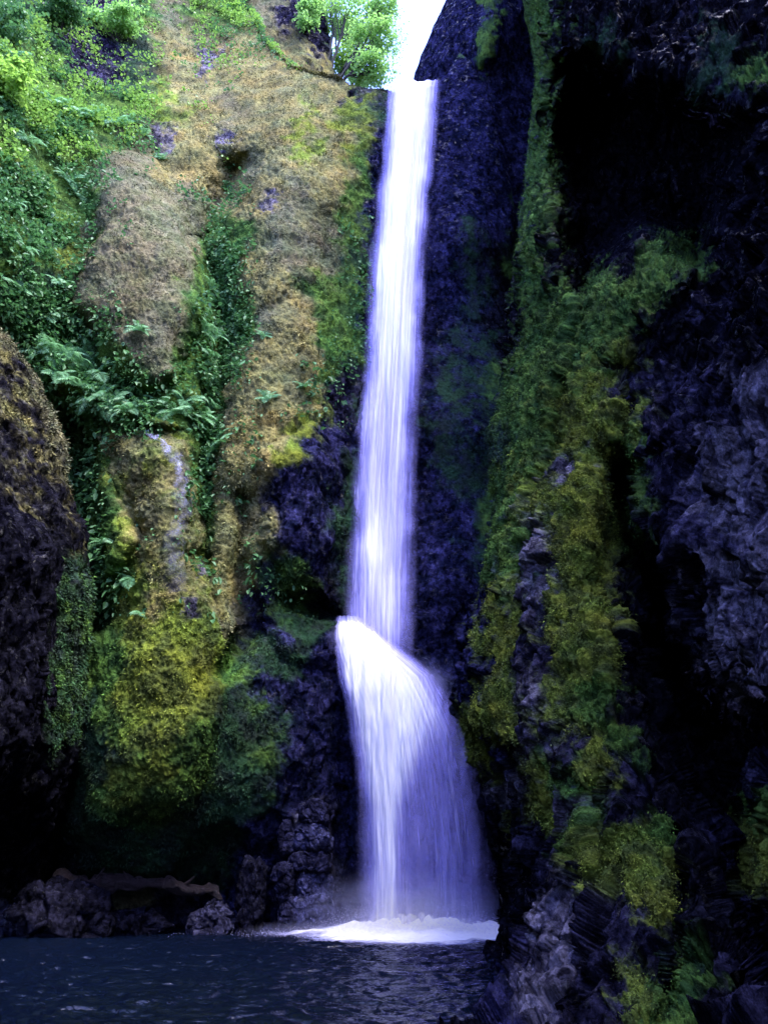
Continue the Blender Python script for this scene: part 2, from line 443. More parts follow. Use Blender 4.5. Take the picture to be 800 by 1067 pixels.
def pool_material():
    m, nt, out, N = nodes('pool_water'); L = nt.links.new
    tc = N('ShaderNodeTexCoord')
    def n(scx, scy, det, ro=.55):
        mp = N('ShaderNodeVectorMath', operation='MULTIPLY'); mp.inputs[1].default_value = (scx, scy, 1); L(tc.outputs['Object'], mp.inputs[0])
        q = N('ShaderNodeTexNoise', i_Scale=1.0, i_Detail=det, i_Roughness=ro); q.inputs['Distortion'].default_value = .6; L(mp.outputs[0], q.inputs['Vector']); return q
    a = n(2.4, 4.2, 3.0); b_ = n(8.0, 13.0, 4.0, .6)
    s = N('ShaderNodeMath', operation='MULTIPLY_ADD', i_1=.55); L(b_.outputs[0], s.inputs[0]); L(a.outputs[0], s.inputs[2])
    bp = N('ShaderNodeBump', i_Strength=.6, i_Distance=.05); L(s.outputs[0], bp.inputs['Height'])
    b = N('ShaderNodeBsdfPrincipled', i_Roughness=.08, i_IOR=1.33); b.inputs['Base Color'].default_value = (.0014, .0030, .0085, 1)
    L(bp.outputs[0], b.inputs['Normal']); L(b.outputs[0], out.inputs[0]); return m


ROCK = rock_material()

# ------------------------------------------------------------------ 1. the wall of the falls (left face, gully, recess, right pillar)
TOPL = [(-160, -90), (215, -90), (240, -40), (256, 5), (274, 44), (300, 68), (345, 84), (405, 95), (458, 92), (466, 76), (478, 54), (492, 66), (512, 105), (528, 155), (534, 210), (545, 260), (640, 300)]
nx, ny = 640, 820
u = np.linspace(-160, 640, nx); v = np.linspace(0, 1, ny)
PX = np.repeat(u[None], ny, 0); top = itp(PX, TOPL); PY = np.maximum(-90 + 1105 * v[:, None], top)
dep = tps([(-150, -90, 17), (-150, 100, 15.5), (-150, 400, 17), (-150, 700, 18), (-150, 1010, 20), (0, -90, 23), (150, -90, 26), (262, -90, 29),
           (0, 30, 18.5), (0, 120, 16.8), (0, 250, 16.2), (0, 330, 16.6), (60, 20, 21.5), (60, 110, 19.6), (50, 220, 18.2), (40, 340, 17.8), (110, 60, 22.6), (120, 130, 20.5),
           (180, 20, 25), (180, 100, 22.4), (180, 150, 21.4), (150, 200, 19.8), (140, 300, 19), (140, 390, 18.8), (225, 60, 24.5), (240, 10, 26.5), (240, 130, 21.6), (240, 220, 20.4), (290, 90, 22.4), (300, 200, 20.4),
           (345, 95, 21.8), (345, 200, 20.4), (300, 330, 19.4), (250, 380, 18.9), (250, 500, 18.7), (290, 460, 18.9), (330, 400, 19.7), (355, 300, 20.6), (360, 500, 20.2), (340, 560, 19.7), (300, 600, 19.2),
           (400, 100, 21.4), (430, 95, 21.6), (380, 200, 21.3), (430, 300, 21.6), (430, 500, 21.4), (400, 600, 21.0), (400, 670, 20.1), (400, 800, 20.0), (430, 960, 20.3), (430, 1010, 20.4),
           (480, 60, 21.2), (500, 120, 21), (490, 250, 20.7), (525, 200, 21.4), (545, 300, 22.5), (600, 400, 23), (500, 450, 20.6), (540, 500, 21.5), (480, 600, 20.4), (520, 650, 21), (480, 720, 20.2), (540, 800, 21), (540, 1000, 21), (630, 900, 22),
           (60, 430, 18.6), (100, 500, 18.7), (160, 460, 18.1), (180, 560, 17.8), (120, 640, 18), (180, 700, 17.7), (130, 780, 17.8), (230, 640, 18.2), (260, 720, 18.4), (230, 820, 18.2), (160, 850, 18.3), (80, 850, 18.8), (300, 700, 18.9), (310, 800, 19), (290, 860, 19.2),
           (340, 700, 19.5), (340, 850, 19.5), (340, 960, 19.9), (270, 960, 19.9), (200, 960, 20.3), (100, 940, 20.4), (20, 940, 20.2), (0, 1010, 20.4), (200, 1010, 20.4), (300, 1010, 20.2), (20, 700, 18.8), (0, 500, 18.4)])
Y = dep(PX, PY)
W0 = P(PX, PY, Y); qx = PX + fbm(W0, 1.4, 3, 11) * 9; qy = PY + fbm(W0, 1.4, 3, 12) * 9
Y += 1.3 * np.exp(-(dline(qx, qy, [(242, 178), (216, 250), (226, 300), (236, 350), (224, 430), (215, 510), (205, 575)]) / 17) ** 2)
Y += 1.4 * np.exp(-(dline(qx, qy, [(100, 640), (92, 560), (84, 470), (74, 430)]) / 13) ** 2)
Y += 0.8 * np.exp(-(dline(qx, qy, [(250, 520), (245, 600), (262, 650), (240, 700)]) / 12) ** 2)
Y -= 1.3 * bulge(qx, qy, [(100, 170), (130, 155), (165, 165), (190, 210), (212, 270), (215, 320), (205, 350), (185, 400), (150, 410), (100, 380), (80, 320), (92, 230)], 16)
Y -= 0.8 * bulge(qx, qy, [(100, 432), (150, 446), (192, 462), (205, 520), (212, 590), (235, 650), (236, 720), (205, 848), (100, 862), (82, 760), (112, 700), (136, 620), (150, 560), (118, 500)], 12)
Y -= 0.9 * bulge(qx, qy, [(25, 352), (60, 362), (130, 405), (200, 450), (150, 446), (100, 432), (136, 520), (150, 570), (110, 610), (98, 500), (80, 430), (40, 400)], 12)
Y -= 0.9 * bulge(qx, qy, [(270, 470), (325, 440), (362, 470), (360, 560), (345, 625), (300, 610), (268, 560)], 15)
Y += 1.1 * bulge(qx, qy, [(286, 610), (320, 618), (352, 628), (368, 655), (330, 648), (300, 632)], 7)
Y -= 0.45 * bulge(qx, qy, [(262, 650), (330, 652), (400, 664), (455, 690), (500, 720), (505, 800), (500, 985), (390, 985), (370, 960), (360, 800), (345, 700), (300, 690)], 14)
Y += .5 * sst(335, 365, PX) * sst(640, 680, PY) * (1 - sst(500, 540, PX))
Y += .9 * bulge(qx, qy, [(20, 912), (100, 908), (180, 905), (205, 858), (240, 850), (262, 870), (258, 930), (240, 985), (20, 985)], 12)
Y += 0.5 * bulge(qx, qy, [(340, 840), (352, 840), (358, 965), (344, 965)], 6)
Y -= 0.8 * bulge(qx, qy, [(225, 110), (262, 96), (338, 100), (345, 200), (330, 300), (262, 330), (240, 260)], 40)
Y -= 0.35 * bulge(qx, qy, [(288, 840), (344, 838), (342, 975), (296, 975)], 5)
# retreat of the pillar's right flank
Y += 1.8 * sst(0, 1, (PX - itp(PY, [(50, 485), (105, 508), (200, 530), (300, 530), (420, 520), (600, 540)])) / 26)


def extra_main(w, px, py):
    w = w.copy(); bn = fbm(P(px, py, 19.0), .45, 4, 733, .65)
    for poly, t_, a_ in (([(222, 372), (335, 325), (338, 430), (304, 468), (272, 520), (262, 590), (240, 650), (222, 640), (228, 560), (243, 480)], 'G', .85),
                         ([(110, 455), (160, 462), (200, 520), (215, 620), (236, 690), (200, 800), (140, 850), (100, 820), (120, 700), (140, 600)], 'O', .45),
                         ([(110, 455), (200, 460), (205, 540), (220, 640), (160, 660), (130, 540)], 'G', .55),
                         ([(205, 700), (262, 690), (290, 760), (280, 850), (215, 850)], 'g', .25)):
        k = a_ * sst(-6, 12, sdpoly(px, py, poly) + 18 * bn)[..., None]; w = w * (1 - k); w[..., TYPES.index(t_)] += k[..., 0]
    k = .22 * (1 - sst(2, 12, 14 * bn + dline(px, py, [(152, 448), (170, 462), (186, 490), (190, 530), (186, 570), (184, 610)])))[..., None]
    w = w * (1 - k) + ONE[0, 0] * 0; w[..., TYPES.index('p')] += k[..., 0]
    for cx, cy, r in ((176, 145, 13), (237, 142, 9), (215, 62, 9), (200, 630, 8), (218, 600, 9), (282, 215, 8)):
        k = (1 - sst(r * .3, r * 1.3, np.hypot((px - cx), (py - cy) * .8) + 22 * bn)) * .8; w *= (1 - k)[..., None]; w[..., TYPES.index('p')] += k
    for (cx, cy, r) in ((168, 98, 11), (322, 130, 16), (312, 160, 12), (305, 462, 13)):
        k = (1 - sst(r * .2, r * 1.5, np.hypot(px - cx, (py - cy) * .6) + 24 * bn)) * .6; w *= (1 - k)[..., None]; w[..., TYPES.index('O')] += k
    return w


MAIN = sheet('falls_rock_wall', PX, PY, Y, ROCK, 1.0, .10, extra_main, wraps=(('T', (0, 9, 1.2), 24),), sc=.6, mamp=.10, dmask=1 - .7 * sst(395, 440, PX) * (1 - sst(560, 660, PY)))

# ------------------------------------------------------------------ 2. rock above the lip on the right
ny, nx = 300, 170
v = np.linspace(-120, 470, ny)[:, None]; u = np.linspace(0, 1, nx)[None]
Lp = itp(v, [(-120, 492), (-40, 476), (0, 464), (20, 455), (40, 447), (60, 438), (75, 432), (88, 429), (96, 432), (110, 460), (180, 500), (470, 505)])
PX = Lp + (640 - Lp) * u ** 1.2; PY = v + 0 * u
Y = tps([(470, -100, 23.4), (440, 60, 22.6), (445, 85, 22.8), (500, 0, 21.6), (520, 40, 21.4), (500, 100, 22.2), (530, 120, 22.6), (550, 60, 22.6), (620, 0, 22), (620, 300, 23.5), (520, 300, 23.6), (520, 450, 23.6)])(PX, PY)
Y += 1.3 * (1 - np.sqrt(np.clip(1 - (1 - np.clip((PX - Lp) / 30, 0, 1)) ** 2, 0, 1)))
Y -= .3 * np.exp(-(dline(PX, PY, [(512, -60), (512, 20), (508, 60)]) / 12) ** 2)


def extra_spur(w, px, py):
    w = w * .0; k = .8 * (1 - sst(3, 16, 22 * fbm(P(px, py, 21.0), .5, 4, 737, .65) + dline(px, py, [(514, -60), (512, 20), (506, 66)])))
    w[..., TYPES.index('g')] = k; w[..., TYPES.index('v')] = 1 - k; return w


SPUR = sheet('upper_rock_buttress', PX, PY, Y, ROCK, .45, .16, extra_spur, wraps=(('L', (1.5, 7, 0), 20), ('T', (0, 7, 1), 14)), scale=.8)

# rock shoulder behind the crest on the left of the tree
ny, nx = 150, 90
v = np.linspace(-120, 100, ny)[:, None]; u = np.linspace(0, 1, nx)[None]
Rr = itp(v, [(-120, 330), (-40, 334), (0, 338), (30, 343), (60, 347), (84, 350), (100, 350)])
PX = 235 + (Rr - 235) * u; PY = v + 0 * u
Y = 26.5 + 2.2 * (1 - np.sqrt(np.clip(1 - (1 - np.clip((Rr - PX) / 34, 0, 1)) ** 2, 0, 1))) - .012 * (PY - 40)
CROWN = sheet('upper_rock_shoulder', PX, PY, Y, ROCK, .8, .3, None, wraps=(('R', (-1, 6, 0), 14),), scale=.8)

# ------------------------------------------------------------------ 3. near rock on the left
ny, nx = 560, 260
v = np.linspace(-160, 935, ny)[:, None]; u = np.linspace(0, 1, nx)[None]
Rr = itp(v, [(-160, -200), (150, -160), (250, -110), (300, -50), (330, -6), (350, 16), (385, 40), (430, 58), (460, 68), (500, 77), (560, 92), (620, 101), (700, 101), (760, 90), (800, 78), (860, 66), (910, 55), (935, 50)])
Rr = Rr - 11 + 13 * fbm(np.stack([v * 0, v / 60, v * 0], -1), 1, 4, 88, .6)
PX = -330 + (Rr + 330) * (1 - (1 - u) ** 1.5); PY = v + 0 * u
Y = tps([(-320, -150, 9), (-320, 400, 8), (-320, 900, 9), (-100, 300, 13.5), (0, 350, 15.4), (0, 500, 14.6), (60, 470, 16.2), (0, 700, 14.5), (60, 650, 15.9), (90, 620, 16.6), (90, 720, 16.7), (0, 830, 15.4), (60, 840, 17.6), (0, 900, 17.4), (40, 925, 18.6), (-100, 600, 12.5), (-100, 900, 13.5), (-150, -100, 13.5), (-200, 920, 10)])(PX, PY)
Y += 1.2 * (1 - np.sqrt(np.clip(1 - (1 - np.clip((Rr - PX) / 26, 0, 1)) ** 2, 0, 1)))
W0 = P(PX, PY, Y); qx = PX + fbm(W0, .8, 3, 11) * 9; qy = PY + fbm(W0, .8, 3, 12) * 9
Y -= 1.3 * bulge(qx, qy, [(-80, 470), (5, 532), (46, 552), (56, 600), (58, 660), (54, 720), (44, 770), (22, 815), (-80, 850)], 7)


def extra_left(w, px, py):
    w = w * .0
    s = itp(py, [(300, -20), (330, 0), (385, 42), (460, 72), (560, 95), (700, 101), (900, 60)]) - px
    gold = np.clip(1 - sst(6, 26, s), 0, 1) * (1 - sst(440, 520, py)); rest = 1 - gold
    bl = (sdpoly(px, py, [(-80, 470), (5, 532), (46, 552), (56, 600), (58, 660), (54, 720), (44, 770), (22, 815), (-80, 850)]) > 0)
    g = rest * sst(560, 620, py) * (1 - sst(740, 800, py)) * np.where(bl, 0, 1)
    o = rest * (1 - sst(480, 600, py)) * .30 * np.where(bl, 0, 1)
    w[..., TYPES.index('b')] = gold; w[..., TYPES.index('g')] = g * .3; w[..., TYPES.index('d')] = g * .5; w[..., TYPES.index('G')] = o; q = np.clip(1 - gold - g * .8 - o, 0, 1); w[..., TYPES.index('r')] = q * .12; w[..., TYPES.index('k')] = q * .9; return w  # the near-black basalt here also carries painted shade


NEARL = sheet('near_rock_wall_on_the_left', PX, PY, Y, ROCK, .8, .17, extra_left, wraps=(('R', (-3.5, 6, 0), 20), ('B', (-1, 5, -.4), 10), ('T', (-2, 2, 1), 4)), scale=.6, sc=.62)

# ------------------------------------------------------------------ 4. near rock wall on the right
ny, nx = 980, 460
v = np.linspace(-260, 1130, ny)[:, None]; u = np.linspace(0, 1, nx)[None]
Lp = itp(v, [(-260, 520), (-60, 538), (0, 548), (40, 553), (80, 556), (120, 552), (170, 548), (220, 543), (260, 540), (330, 529), (400, 519), (460, 514), (520, 511), (570, 506), (610, 497), (650, 487), (700, 482), (740, 481), (775, 488), (810, 505), (840, 515), (870, 521), (905, 525), (940, 522), (970, 514), (1000, 506), (1030, 497), (1067, 484), (1130, 455)])
PX = Lp + (900 - Lp) * u ** 1.08; PY = v + 0 * u
depr = tps([(520, -250, 15), (700, -250, 12), (900, -250, 8), (548, 0, 15), (553, 80, 15), (550, 170, 14.8), (532, 350, 14.2), (514, 500, 13.6), (490, 650, 12.8), (484, 740, 12.4), (505, 850, 12.4), (512, 905, 13), (505, 960, 13.8), (500, 1000, 13.8), (490, 1035, 11.6), (480, 1067, 10.2), (455, 1130, 7),
            (582, 0, 13.2), (570, 100, 13.6), (580, 200, 13.0), (585, 300, 12.2), (560, 400, 12.4), (600, 400, 11.2), (560, 550, 11.4), (600, 550, 10.4), (540, 650, 11.2), (600, 700, 9.9), (540, 780, 10.8), (550, 860, 11), (600, 850, 9.5), (560, 950, 10.6), (600, 1000, 8.4), (540, 1040, 9.2), (600, 1067, 7.6), (600, 1130, 6),
            (640, 30, 11.4), (700, 30, 10.4), (760, 60, 9.4), (800, 100, 8.6), (900, 0, 7.8), (740, 240, 10.2), (800, 300, 8.2),
            (680, 290, 10.6), (640, 360, 10.9), (680, 400, 10), (700, 500, 9.2), (760, 400, 8.3), (800, 500, 7.5), (780, 650, 7.6), (900, 500, 6.2), (900, 800, 6), (660, 600, 9.6), (650, 750, 9.2),
            (800, 760, 7.8), (700, 900, 8.1), (650, 930, 8.3), (800, 900, 7), (700, 1000, 7.4), (750, 1067, 6.4), (800, 1067, 5.8), (900, 1130, 4.5)])
Y = depr(PX, PY)
Y += 1.6 * (1 - np.sqrt(np.clip(1 - (1 - np.clip((PX - Lp) / 40, 0, 1)) ** 2, 0, 1)))
W0 = P(PX, PY, Y); qx = PX + fbm(W0, 1.0, 2, 11, .45) * 13; qy = PY + fbm(W0, 1.0, 2, 12, .45) * 15
cave = [(575, 62), (600, 48), (650, 66), (700, 80), (745, 95), (790, 130), (770, 180), (762, 250), (735, 290), (700, 262), (672, 250), (648, 282), (626, 312), (598, 330), (586, 290), (574, 210), (568, 140)]
sd = sdpoly(qx, qy, cave)
Y += 4.2 * sst(-4, 34, sd)
Y -= .5 * bulge(qx, qy, [(640, 280), (668, 252), (700, 258), (735, 290), (720, 340), (690, 370), (640, 380), (615, 340)], 22)
crack = dline(qx, qy, [(640, 480), (655, 560), (690, 620), (700, 700), (730, 770), (760, 860), (790, 960), (840, 1040)])
Y += 2.6 * np.exp(-(crack / (14 + 22 * sst(520, 640, PY) * (1 - .5 * sst(780, 1000, PY)))) ** 2)
Y += 1.4 * np.exp(-(dline(qx, qy, [(700, 690), (760, 745), (850, 770)]) / 26) ** 2)
Y += .7 * np.exp(-(dline(qx, qy, [(610, 330), (600, 420), (565, 520), (545, 600)]) / 9) ** 2)
Y += .6 * np.exp(-(dline(qx, qy, [(660, 380), (640, 470), (628, 600), (640, 720)]) / 8) ** 2)
Y += .9 * bulge(qx, qy, [(480, 742), (540, 778), (555, 850), (552, 960), (520, 1067), (470, 1067), (500, 990), (516, 905), (505, 840)], 12)
Y += .5 * np.exp(-(dline(qx, qy, [(620, 820), (630, 900), (600, 1000), (610, 1100)]) / 9) ** 2)
Y += .5 * np.exp(-(dline(qx, qy, [(700, 860), (705, 960), (690, 1067)]) / 9) ** 2)
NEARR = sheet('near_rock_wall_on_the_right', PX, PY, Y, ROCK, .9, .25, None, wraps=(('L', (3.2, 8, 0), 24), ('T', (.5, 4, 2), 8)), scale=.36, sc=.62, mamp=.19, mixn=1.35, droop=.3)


# the canyon goes on past the camera on both sides
def slab(name, x0, x1, y0, y1, zt, lean, seed, side):
    ny, nz = 130, 110
    yy = np.linspace(y0, y1, ny)[None]; zz = np.linspace(-1, zt, nz)[:, None]
    x = x0 + (x1 - x0) * (yy - y0) / (y1 - y0) + lean * zz
    G = np.stack([x + 0 * zz, yy + 0 * zz, zz + 0 * yy], -1)
    G[..., 0] += 1.4 * fbm(G, 5, 5, seed)
    W = G; moss = np.clip(fbm(W, 2, 3, seed + 3) * 2 + .4, 0, 1)
    c = moss[..., None] * np.array([.05, .075, .022]) + (1 - moss[..., None]) * np.array([.04, .038, .06])
    back = G[:, :, :].copy()
    top = G[-1:].copy(); top[..., 0] += side * 7; top[..., 2] += 2
    G = np.concatenate([G, top]); c = np.concatenate([c, c[-1:]]); moss = np.concatenate([moss, moss[-1:]])
    me = raw_mesh(name, G.reshape(-1, 3), gridfaces(*G.shape[:2]), ROCK, True, c.reshape(-1, 3), {'moss': moss})
    tag(obj(name, me), kind='structure')


slab('canyon_wall_on_the_right', 3.6, 6.2, -26, 6.6, 27, .02, 300, 1)
slab('canyon_wall_on_the_left', -5.5, -9.5, -26, 10.0, 19, -.05, 320, -1)

# ------------------------------------------------------------------ 5. pool
def axis(*seg):
    return np.unique(np.concatenate([np.linspace(a, b, n) for a, b, n in seg]))


gy = axis((-26, 7, 40), (7, 21, 560), (21, 26, 12))[:, None]; gx = axis((-16, -11, 12), (-11, 4, 520), (4, 14, 20))[None]; nr, nc = gy.size, gx.size
G = np.stack([gx + 0 * gy, gy + 0 * gx, 0 * gx + 0 * gy], -1)
r = np.hypot(G[..., 0] - .8, G[..., 1] - 18.8)
W2 = G + .25 * np.stack([fbm(G, .9, 2, 411), fbm(G, .9, 2, 412), 0 * r], -1)
ring = np.sin(r * 9 + 3 * fbm(G, 1.2, 2, 413)) * np.exp(-r / 4)
G[..., 2] = .05 * fbm(W2 * np.array([.8, 1.25, 1]), .75, 3, 401, .6) + .042 * (1 - 2 * np.abs(fbm(W2 * np.array([.8, 1.3, 1]), .26, 3, 405, .55))) + .012 * ring + .10 * np.exp(-r / 1.6) * fbm(G, .3, 3, 402, .7)
me = raw_mesh('water', G.reshape(-1, 3), gridfaces(nr, nc)[:, ::-1], pool_material()); tag(obj('water', me), kind='structure')
# stream bed of gravel well under the surface so nothing is open below
me = raw_mesh('ground', [(-300, -300, -2.5), (300, -300, -2.5), (300, 300, -2.5), (-300, 300, -2.5)], [(0, 1, 2, 3)], simple_noise_material('gravel', (.08, .08, .08), (.16, .15, .13), 3, .9))
tag(obj('ground', me), kind='structure')

# ------------------------------------------------------------------ 6. waterfall
fall = empty('waterfall', P(430, 962, 19.6).tolist())
tag(fall, 'tall white ribbon waterfall plunging off the canyon lip into the dark pool', 'waterfall')
fl = np.array(fall.location)


def veil(name, rows, Yf, densf, mat, nu=150, nv=500, seed=0, wob=.12):
    rows = np.array(rows, float)
    v = np.linspace(rows[0, 0], rows[-1, 0], nv)[:, None]; u = np.linspace(0, 1, nu)[None]
    l = np.interp(v, rows[:, 0], rows[:, 1]); r_ = np.interp(v, rows[:, 0], rows[:, 2])
    PX = l + (r_ - l) * u; PY = v + 0 * u
    W = P(PX, PY, Yf(PX, PY, u, v))
    W[..., 1] += wob * fbm(np.stack([PX / 5, PY / 60, PX * 0 + seed], -1), 1, 3, 500 + seed)
    d = densf(u + 0 * v, PX, PY, v + 0 * u)
    s = (v - rows[0, 0]) / 400 + 0 * u
    me = raw_mesh(name, (W - fl).reshape(-1, 3), gridfaces(nv, nu), mat, True, None, {'dens': np.clip(d, 0, 1), 'uu': (u + 0 * v), 'vv': s})
    return obj(name, me, fall)


UP = [(84, 403, 462), (92, 401, 461), (150, 393, 457), (200, 387, 452), (300, 379, 446), (400, 371, 443), (500, 361, 439), (600, 354, 437), (670, 350, 437), (720, 352, 440)]


def up_d(core, seed):
    def f(u, PX, PY, v):
        e = np.sin(np.pi * np.clip(u, 0, 1))
        q = np.stack([PX / 7, PY / 26, PX * 0 + seed], -1); q2 = np.stack([PX * 0, PY / 34, PX * 0 + 5 + seed], -1)
        uu = u + .09 * fbm(q2, 1, 4, 530 + seed) + .06 * fbm(q, 1, 3, 531 + seed)
        edge = sst(.04, .36, uu) * (1 - sst(.66, .97, uu)) * sst(0, .05, u) * (1 - sst(.95, 1, u))
        t = itp(v, [(84, 1.05), (300, 1.02), (380, .86), (480, .74), (560, .74), (640, .66), (690, .4), (715, 0)])
        d = core * t * edge ** .8
        # white pulse where the water bunches
        pul = np.exp(-((PX - 388) / 12) ** 2 - ((PY - 575) / 45) ** 2) * .5
        st = np.exp(-((PX - 403) / 7) ** 2) * sst(560, 640, PY) * .35
        w = .10 * fbm(np.stack([PX / 9, PY / 90, PX * 0 + seed], -1), 1, 3, 520 + seed)
        return (d + (pul + st) * core + w * edge) * edge ** .3 * (1 - sst(650, 712, v))
    return f


def yup(off):
    return lambda PX, PY, u, v: itp(PY, [(84, 21.9), (90, 21.1), (130, 20.75), (300, 20.6), (600, 20.1), (720, 19.6)]) + off + .25 * (2 * u - 1) ** 2


for k, (co, of) in enumerate(((.95, 0), (.85, -.18), (.7, -.36))):
    veil('plunge', UP, yup(of), up_d(co, k), fall_material('plunge_water_%s' % 'abc'[k], k, fu=14 + 5 * k, fv=1.6), seed=k)

LOW = [(642, 350, 384), (652, 346, 394), (664, 344, 408), (680, 346, 428), (690, 348, 444), (705, 350, 464), (730, 357, 478), (760, 361, 492), (800, 365, 503), (850, 367, 513), (900, 368, 522), (966, 366, 524)]


def lo_d(core, seed):
    def f(u, PX, PY, v):
        q2 = np.stack([u * 9, PY / 22, PX * 0 + 5 + seed], -1); uu = u + .05 * fbm(q2, 1, 4, 570 + seed, .65)
        edge = sst(.02, .17, uu) * (1 - sst(.72, .98, uu)) * sst(0, .03, u) * (1 - sst(.97, 1, u)) * sst(642, 664, v + 14 * fbm(np.stack([PX / 6, PX * 0, PX * 0 + seed], -1), 1, 3, 575) + 8 * (1 - np.exp(-((PX - 366) / 12) ** 2)))
        cx = itp(v, [(652, 366), (700, 392), (740, 408), (790, 405), (830, 402), (960, 404)])
        cw = itp(v, [(642, 14), (652, 19), (680, 32), (720, 46), (760, 40), (800, 26), (840, 15), (960, 11)])
        core_w = np.exp(-np.abs((PX - cx) / cw) ** 3) * itp(v, [(652, 1.1), (780, 1.1), (860, .75), (966, .6)])
        fan = itp(v, [(652, .5), (720, .42), (800, .34), (966, .28)]) * (1 + .0 * u)
        ray = .12 * np.exp(-((u - .62) / .06) ** 2) + .10 * np.exp(-((u - .82) / .05) ** 2)
        w = .22 * fbm(np.stack([u * 9, PY / 110, u * 0 + seed], -1), 1, 3, 560 + seed)
        foot = .5 * np.exp(-np.clip(966 - PY, 0, 99) / 9)
        return (fan + ray + w) * edge * core + core_w * edge ** .4 * core * 1.25 + foot * edge
    return f


def ylo(off):
    return lambda PX, PY, u, v: 18.65 + 1.2 * (1 - np.clip((PY - 648) / 110, 0, 1)) ** 3 + .0008 * np.clip(PY - 800, 0, 999) + off + .5 * (2 * u - 1) ** 2


for k, (co, of) in enumerate(((.8, .12), (.7, -.05), (.6, -.25))):
    veil('fan', LOW, ylo(of), lo_d(co, k), fall_material('fan_water_%s' % 'abc'[k], 7 + k, fu=20 + 9 * k, fv=2.6), seed=10 + k, nu=200, nv=360)

# churned foam on the pool
nr, nc = 90, 240
a = np.linspace(0, 1, nr)[:, None]; th = np.linspace(0, 2 * np.pi, nc)[None]
rx = 3.2 * a * (1 + .10 * np.sin(5 * th) + .05 * np.sin(13 * th + 1)); ry = 1.95 * a * (1 + .08 * np.sin(4 * th + 2))
cxy = P(440, 966, 19.0)
G = np.stack([rx * np.cos(th), ry * np.sin(th), 0 * th + .05 + 0 * a], -1)
Gw = G + np.array([cxy[0], 18.2, 0])
G[..., 2] += .05 * fbm(Gw, .3, 3, 601) + (.26 * np.exp(-((G[..., 1] - .6) / .55) ** 2 - (G[..., 0] / 1.9) ** 2) + .06 * (1 - a)) * (1 + .6 * fbm(Gw, .25, 3, 602))
dn = np.clip(1.25 - sst(.45, 1.0, a) * 1.25 + .35 * fbm(Gw * np.array([1, 2.2, 1]), .5, 4, 603) * sst(.2, .6, a), 0, 1)
me = raw_mesh('foam', (G + np.array([cxy[0], 18.2, 0]) - fl).reshape(-1, 3), gridfaces(nr, nc), fall_material('foam_water', 20, fu=9, fv=9, thin=(.55, .56, .97)), True, None,
              {'dens': dn * np.ones_like(th), 'uu': G[..., 0] * .4, 'vv': G[..., 1] * .9})
obj('foam', me, fall)
# flying spray: drops round the foot, the ledge and the ragged edges
rs0 = np.random.default_rng(99); pts = []
n = 16000; xx = rs0.normal(0, 1.15, n); zz = np.abs(rs0.normal(0, .30, n)) + .02; pts.append(np.stack([.72 + xx, 18.55 + rs0.normal(0, .45, n), zz * np.exp(-(xx / 2.2) ** 2) + .03], -1))
n = 1200; pts.append(np.stack([.4 - np.abs(rs0.normal(0, 1.7, n)), 18.6 + rs0.normal(0, .3, n), np.abs(rs0.normal(0, .05, n)) + .03], -1))
pts = np.concatenate(pts) - fl; n = len(pts); sz = rs0.uniform(.002, .005, n)[:, None, None]
tet = np.array([[1, 1, 1], [1, -1, -1], [-1, 1, -1], [-1, -1, 1]]) * np.array([.6, .6, 1.5])
Vt = (pts[:, None] + sz * tet[None]).reshape(-1, 3); i4 = np.arange(n)[:, None] * 4
m, nt, out, N = nodes('spray_drops'); bs = N('ShaderNodeBsdfDiffuse'); bs.inputs[0].default_value = (.6, .58, .95, 1); nt.links.new(bs.outputs[0], out.inputs[0])
tag(obj('spray', raw_mesh('spray', Vt, np.concatenate([i4 + np.array([[0, 1, 2]]), i4 + np.array([[0, 2, 3]]), i4 + np.array([[0, 3, 1]]), i4 + np.array([[1, 3, 2]])]), m, False), fall), kind='stuff')

# soft mist hanging where the water strikes: closed bodies of thin air, densest in the middle
mm = bpy.data.materials.new('mist'); mm.use_nodes = True; nt = mm.node_tree
for n_ in list(nt.nodes): nt.nodes.remove(n_)
o_ = mk(nt, 'ShaderNodeOutputMaterial'); tc_ = mk(nt, 'ShaderNodeTexCoord'); ln_ = mk(nt, 'ShaderNodeVectorMath', operation='LENGTH'); nt.links.new(tc_.outputs['Object'], ln_.inputs[0])
rr_ = mk(nt, 'ShaderNodeMapRange', i_1=1.0, i_2=0.0, i_3=0.0, i_4=1.0); nt.links.new(ln_.outputs['Value'], rr_.inputs[0])
pw_ = mk(nt, 'ShaderNodeMath', operation='POWER', i_1=1.8); nt.links.new(rr_.outputs[0], pw_.inputs[0])
nn_ = mk(nt, 'ShaderNodeTexNoise', i_Scale=2.6, i_Detail=3.0); nt.links.new(tc_.outputs['Object'], nn_.inputs['Vector']); nr_2 = mk(nt, 'ShaderNodeMapRange', i_1=.35, i_2=.65, i_3=.4, i_4=2.2); nt.links.new(nn_.outputs[0], nr_2.inputs[0])
dm_ = mk(nt, 'ShaderNodeMath', operation='MULTIPLY'); nt.links.new(pw_.outputs[0], dm_.inputs[0]); nt.links.new(nr_2.outputs[0], dm_.inputs[1])
vs_ = mk(nt, 'ShaderNodeVolumeScatter'); vs_.inputs['Color'].default_value = (.58, .60, 1, 1); nt.links.new(dm_.outputs[0], vs_.inputs['Density']); nt.links.new(vs_.outputs[0], o_.inputs['Volume'])
th_ = np.linspace(0, np.pi, 17)[:, None]; ph_ = np.linspace(0, 2 * np.pi, 33)[None]
SPH = np.stack([np.sin(th_) * np.cos(ph_), np.sin(th_) * np.sin(ph_), np.cos(th_) + 0 * ph_], -1).reshape(-1, 3)
mist_me = raw_mesh('mist', SPH, gridfaces(17, 33), mm)
